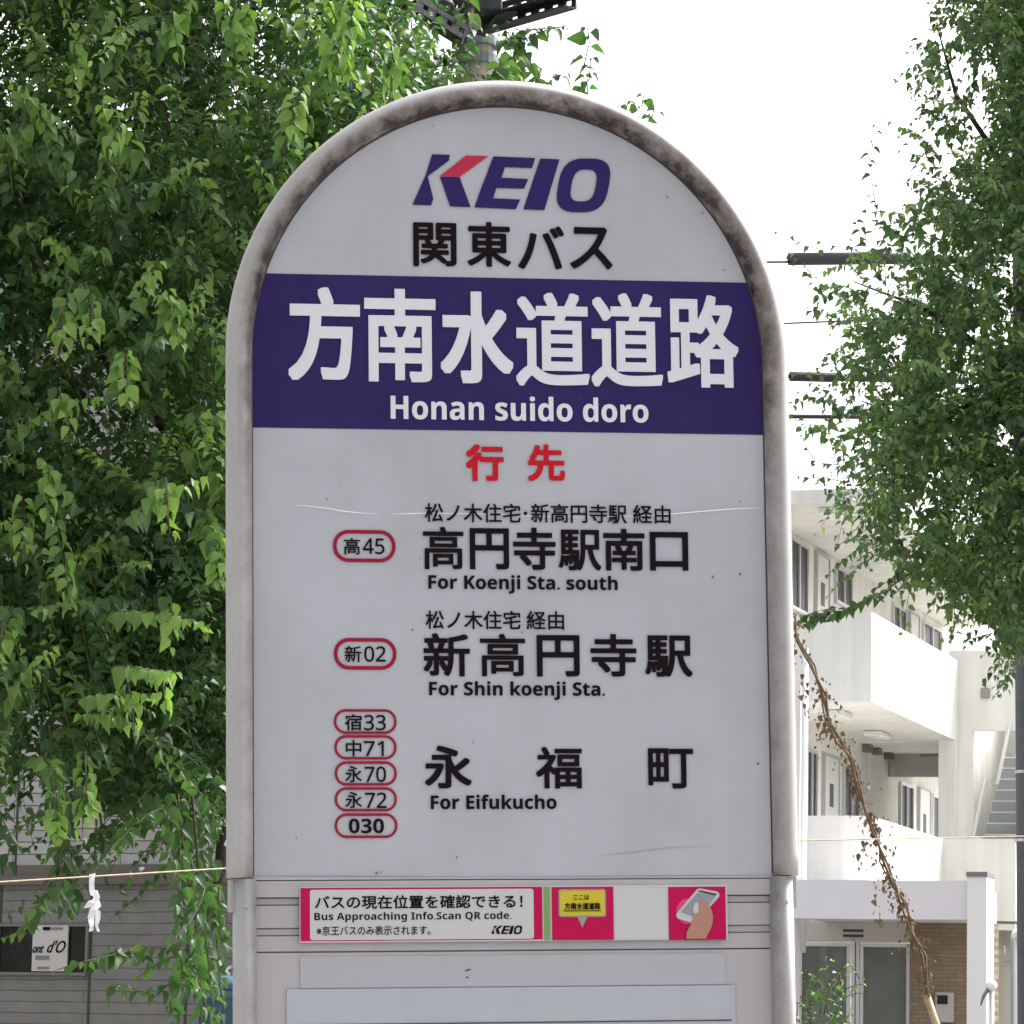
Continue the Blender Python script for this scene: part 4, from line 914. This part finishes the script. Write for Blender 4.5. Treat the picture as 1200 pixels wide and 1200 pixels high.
for (x, y) in ((1003.5, 657), (1014.5, 664), (1030, 674), (1012, 872), (1023, 875), (1037, 880.5), (1049, 885)):
    a, z = Bb(x, y, GW); mb = MB(); ys = [(.0, .13), (.07, .12), (.11, .07), (.13, -.02), (.13, -.13), (.0, -.13)]
    for s0 in (-.12, .10): pass
    vs = [(GW + .002 + p, a - .12, z + h) for p, h in ys] + [(GW + .002 + p, a + .12, z + h) for p, h in ys]; n = 6
    mb.add(vs, [tuple(range(n)), tuple(range(n, 2 * n))[::-1]] + [(i, (i + 1) % n, n + (i + 1) % n, n + i) for i in range(n)]); mb.obj('vent_hood', M_hood, apt)
M_lamp = mat('ceiling_lamp_white', (.8, .8, .78), .4)
for (x, y, zc) in ((977, 598, zr0), (1025, 636, zr0), (983, 834, zu0), (1028, 858, zu0)):
    n = Vector((0, 0, 1)); d = ray(x, y); t = (zc - CAMH) / d.z; p = BM.transposed() @ (CP + d * t - BO)
    mb = MB(); mb.box((p.x - .14, p.y - .35, zc - .09), (p.x + .14, p.y + .35, zc - .003)); mb.obj('ceiling_lamp', M_lamp, apt, bevel=.02)
# wall lamp on the stair tower
p = pa(1154, 812, aend - .06); mb = MB(); mb.box((p.x - .07, p.y, p.z - .08), (p.x + .07, p.y + .058, p.z + .08)); mb.obj('wall_lamp', mat('wall_lamp_bronze', (.3, .27, .24), .5), apt, bevel=.02)
# drainpipe
aP = -1.2
(bx, zz) = Ba(941, 1030, aP); tb([(bx, aP, 3.0), (bx, aP, Ba(941, 760, aP)[1])], .05, 'drainpipe', mat('pipe_white', (.78, .8, .84), .4), apt)
(bx, zz) = Ba(933, 1030, aP - .1); q = MB(); q.box((bx - .05, aP - .15, 3.5), (bx + .05, aP - .05, Ba(933, 800, aP)[1])); q.obj('corner_post', M_ren, apt)
# entrance portal
AP = -2.2
bl = Ba(931, 1080, AP)[0]; br = Ba(1134, 1080, AP)[0]; br2 = Ba(1157, 1080, AP)[0]; zb0 = Ba(1030, 1077, AP)[1]; zb1 = Ba(1030, 1031.5, AP)[1]; zp = Ba(1145, 1022, AP)[1]
q = MB(); q.box((bl - .4, AP, zb0), (br - .003, AP + .35, zb1)); q.box((bl - .4, AP + .002, 0), (bl, AP + .345, zb0)); q.box((bl, AP + .36, zb0 + .02), (br, .0, zb1 - .06)); q.obj('portal', M_lilac, apt)
q = MB(); q.box((br, AP - .05, 0), (br2, AP + .5, zp - .06)); q.obj('portal_pillar', mat('pillar_white', (.78, .79, .80), .7), apt)
q = MB(); q.box((br - .01, AP - .07, zp - .06), (br2 + .01, AP + .52, zp)); q.obj('pillar_cap', M_hood, apt)
EN = -.35
e0 = Ba(934, 1100, EN)[0] - .2; e1 = Ba(1068, 1100, EN)[0]; ez = Ba(1000, 1103, EN)[1]; e2 = Ba(1140, 1100, EN)[0] + .3
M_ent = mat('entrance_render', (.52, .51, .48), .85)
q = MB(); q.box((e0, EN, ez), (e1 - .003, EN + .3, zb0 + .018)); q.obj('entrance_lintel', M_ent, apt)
M_tile = siding_mat('brown_tile', (.20, .145, .095, 1), (.245, .18, .12, 1), (.12, .09, .065, 1), .055, .2, .85)
q = MB(); q.box((e1, EN - .1, 0), (e2, EN + .3, zb0 + .018)); q.obj('tile_wall', M_tile, apt)
for py in (1090.5, 1096.5): (x0, z0_), (x1, _) = Ba(988, py, EN), Ba(1012, py - .6, EN); q = MB(); q.box((x0, EN - .006, z0_ - .018), (x1, EN + .01, z0_ + .018)); q.obj('vent_slot', M_seam, apt)
def ent(xl, xr, yt, nm):
    x0 = Ba(xl, 1120, EN)[0]; x1 = Ba(xr, 1120, EN)[0]; zt_ = Ba((xl + xr) / 2, yt, EN)[1]; t = .045; mb = MB()
    for (a, b, c, d) in ((x0, 0, x0 + t, zt_), (x1 - t, 0, x1, zt_), (x0 + t, zt_ - t, x1 - t, zt_), (x0 + t, 0, x1 - t, .08)): mb.box((a, EN, b), (c, EN + .08, d))
    f = mb.obj(nm, M_alu, apt); mb = MB(); mb.box((x0 + t, EN + .03, .08), (x1 - t, EN + .045, zt_ - t)); mb.obj('pane', M_glassy, f)
M_glassy = mat('entrance_glass', (.17, .18, .165), .06, .8, var=.25, scale=.9)
ent(936, 996, 1105, 'entrance_window'); ent(998, 1007, 1096, 'door_post'); ent(1008, 1066, 1106, 'entrance_door')
(x0, z0_), (x1, z1_) = Ba(1096, 1198, EN - .13), Ba(1118, 1163, EN - .13)
q = MB(); q.box((x0, EN - .16, z0_), (x1, EN - .101, z1_)); ic = q.obj('intercom_panel', mat('intercom_steel', (.42, .40, .37), .4, metal=.4), apt, bevel=.01)
q = MB(); q.box((x0 + .03, EN - .172, z1_ - .16), (x1 - .08, EN - .161, z1_ - .04)); q.obj('intercom_screen', M_dglass, ic)
# carport corner at the far right
ac = a2 + .4; (c0, _), (c1_, zc1) = Ba(1156, 1090, ac), Ba(1290, 1080, ac)
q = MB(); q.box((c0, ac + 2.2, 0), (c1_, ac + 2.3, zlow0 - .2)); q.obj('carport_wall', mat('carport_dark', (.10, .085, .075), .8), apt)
q = MB(); q.box((c0, ac - .35, zlow0 - .14), (bR - .01, ac - .25, zlow0 - .05)); q.obj('carport_lamp', M_lamp, apt)
q = MB(); q.box((c0, ac, Ba(1170, 1129, ac)[1]), (c1_, ac + .1, Ba(1170, 1125, ac)[1])); q.box((Ba(1185, 1100, ac)[0], ac - .05, 0), (Ba(1194, 1100, ac)[0], ac - .003, zlow0 - .2)); q.box((Ba(1176, 1100, ac)[0], ac - .05, Ba(1176, 1119, ac)[1]), (Ba(1178, 1100, ac)[0], ac - .003, Ba(1176, 1108, ac)[1])); q.obj('carport_frame', mat('carport_grey', (.34, .34, .35), .6), apt)

def lamp_post(px, py, D, label, tilt):
    h = at(px, py, D); t = thing('globe_lamp', label, 'lamp', (h.x, h.y, 0)); r = .052
    mb = MB(); mb.tube([(0, 0, 0), (0, 0, h.z - .06)], .03, 10); mb.obj('post', M_alu, t, True)
    mb = MB(); mb.lathe((0, 0, h.z), [(.0, -.06)] + [(.065 * math.sin(k * math.pi / 10), -.065 * math.cos(k * math.pi / 10)) for k in range(1, 10)] + [(0, .065)], 16); mb.obj('globe', M_lamp, t, True)
    if tilt: mb = MB(); mb.tube([(-.03, 0, h.z - .03), (-.10, 0, h.z - .14), (-.13, 0, h.z - .24)], [.03, .02, .008], 8); mb.obj('spout', M_hood, t, True)
lamp_post(1162, 1155, 46, 'white round lamp with a drooping arm beside the portal pillar', True)
lamp_post(1191, 1095, 50, 'small white globe lamp on a post under the carport beam', False)

# shrub in front of the entrance glass
sb = at(962, 1190, 45); shrub = thing('entrance_shrub', 'small green shrub in front of the glass entrance', 'shrub', (sb.x, sb.y, 0)); fs_ = Foliage(); orgs = np.array([sb.x, sb.y, 0])
for i in range(90):
    px, py = rng.normal(963, 15), rng.uniform(1140, 1260); p = np.array(at(px, py, 45 + rng.normal(0, .25))) - orgs
    fs_.shoot(p, rng.normal(0, .5, 3) + np.array([0, 0, .7]), rng.uniform(.12, .3), .2, rng.uniform(.06, .1), .06, max(0, rng.normal(.35, .35)), twig=.006)
fs_.build('foliage', M_leaf, shrub); q = MB(); q.tube([(0, 0, -.05), (.02, 0, .8), (-.03, 0, 1.8)], [.05, .035, .01], 8); fs_.twigs(q); q.obj('stem', M_bark, shrub, True)

# steel pole at the right edge
lp = at(1212, 1000, 20.6); lpo = thing('steel_pole', 'dark grey steel pole at the right edge below the leaves', 'pole', (lp.x, lp.y, 0), (0, math.radians(-.6), 0))
q = MB(); q.tube([(0, 0, -.05), (0, 0, 8)], [.075, .055], 20); q.obj('shaft', mat('pole_paint', srgb(96, 99, 108), .5, metal=.1, var=.12, scale=12), lpo, True)
for py in (905, 985): c = at(1212, py, 20.6); q = MB(); q.lathe((0, 0, c.z), [(.066, -.008), (.0765, -.008), (.0765, .008), (.066, .008)], 20); q.obj('band', M_alu, lpo)
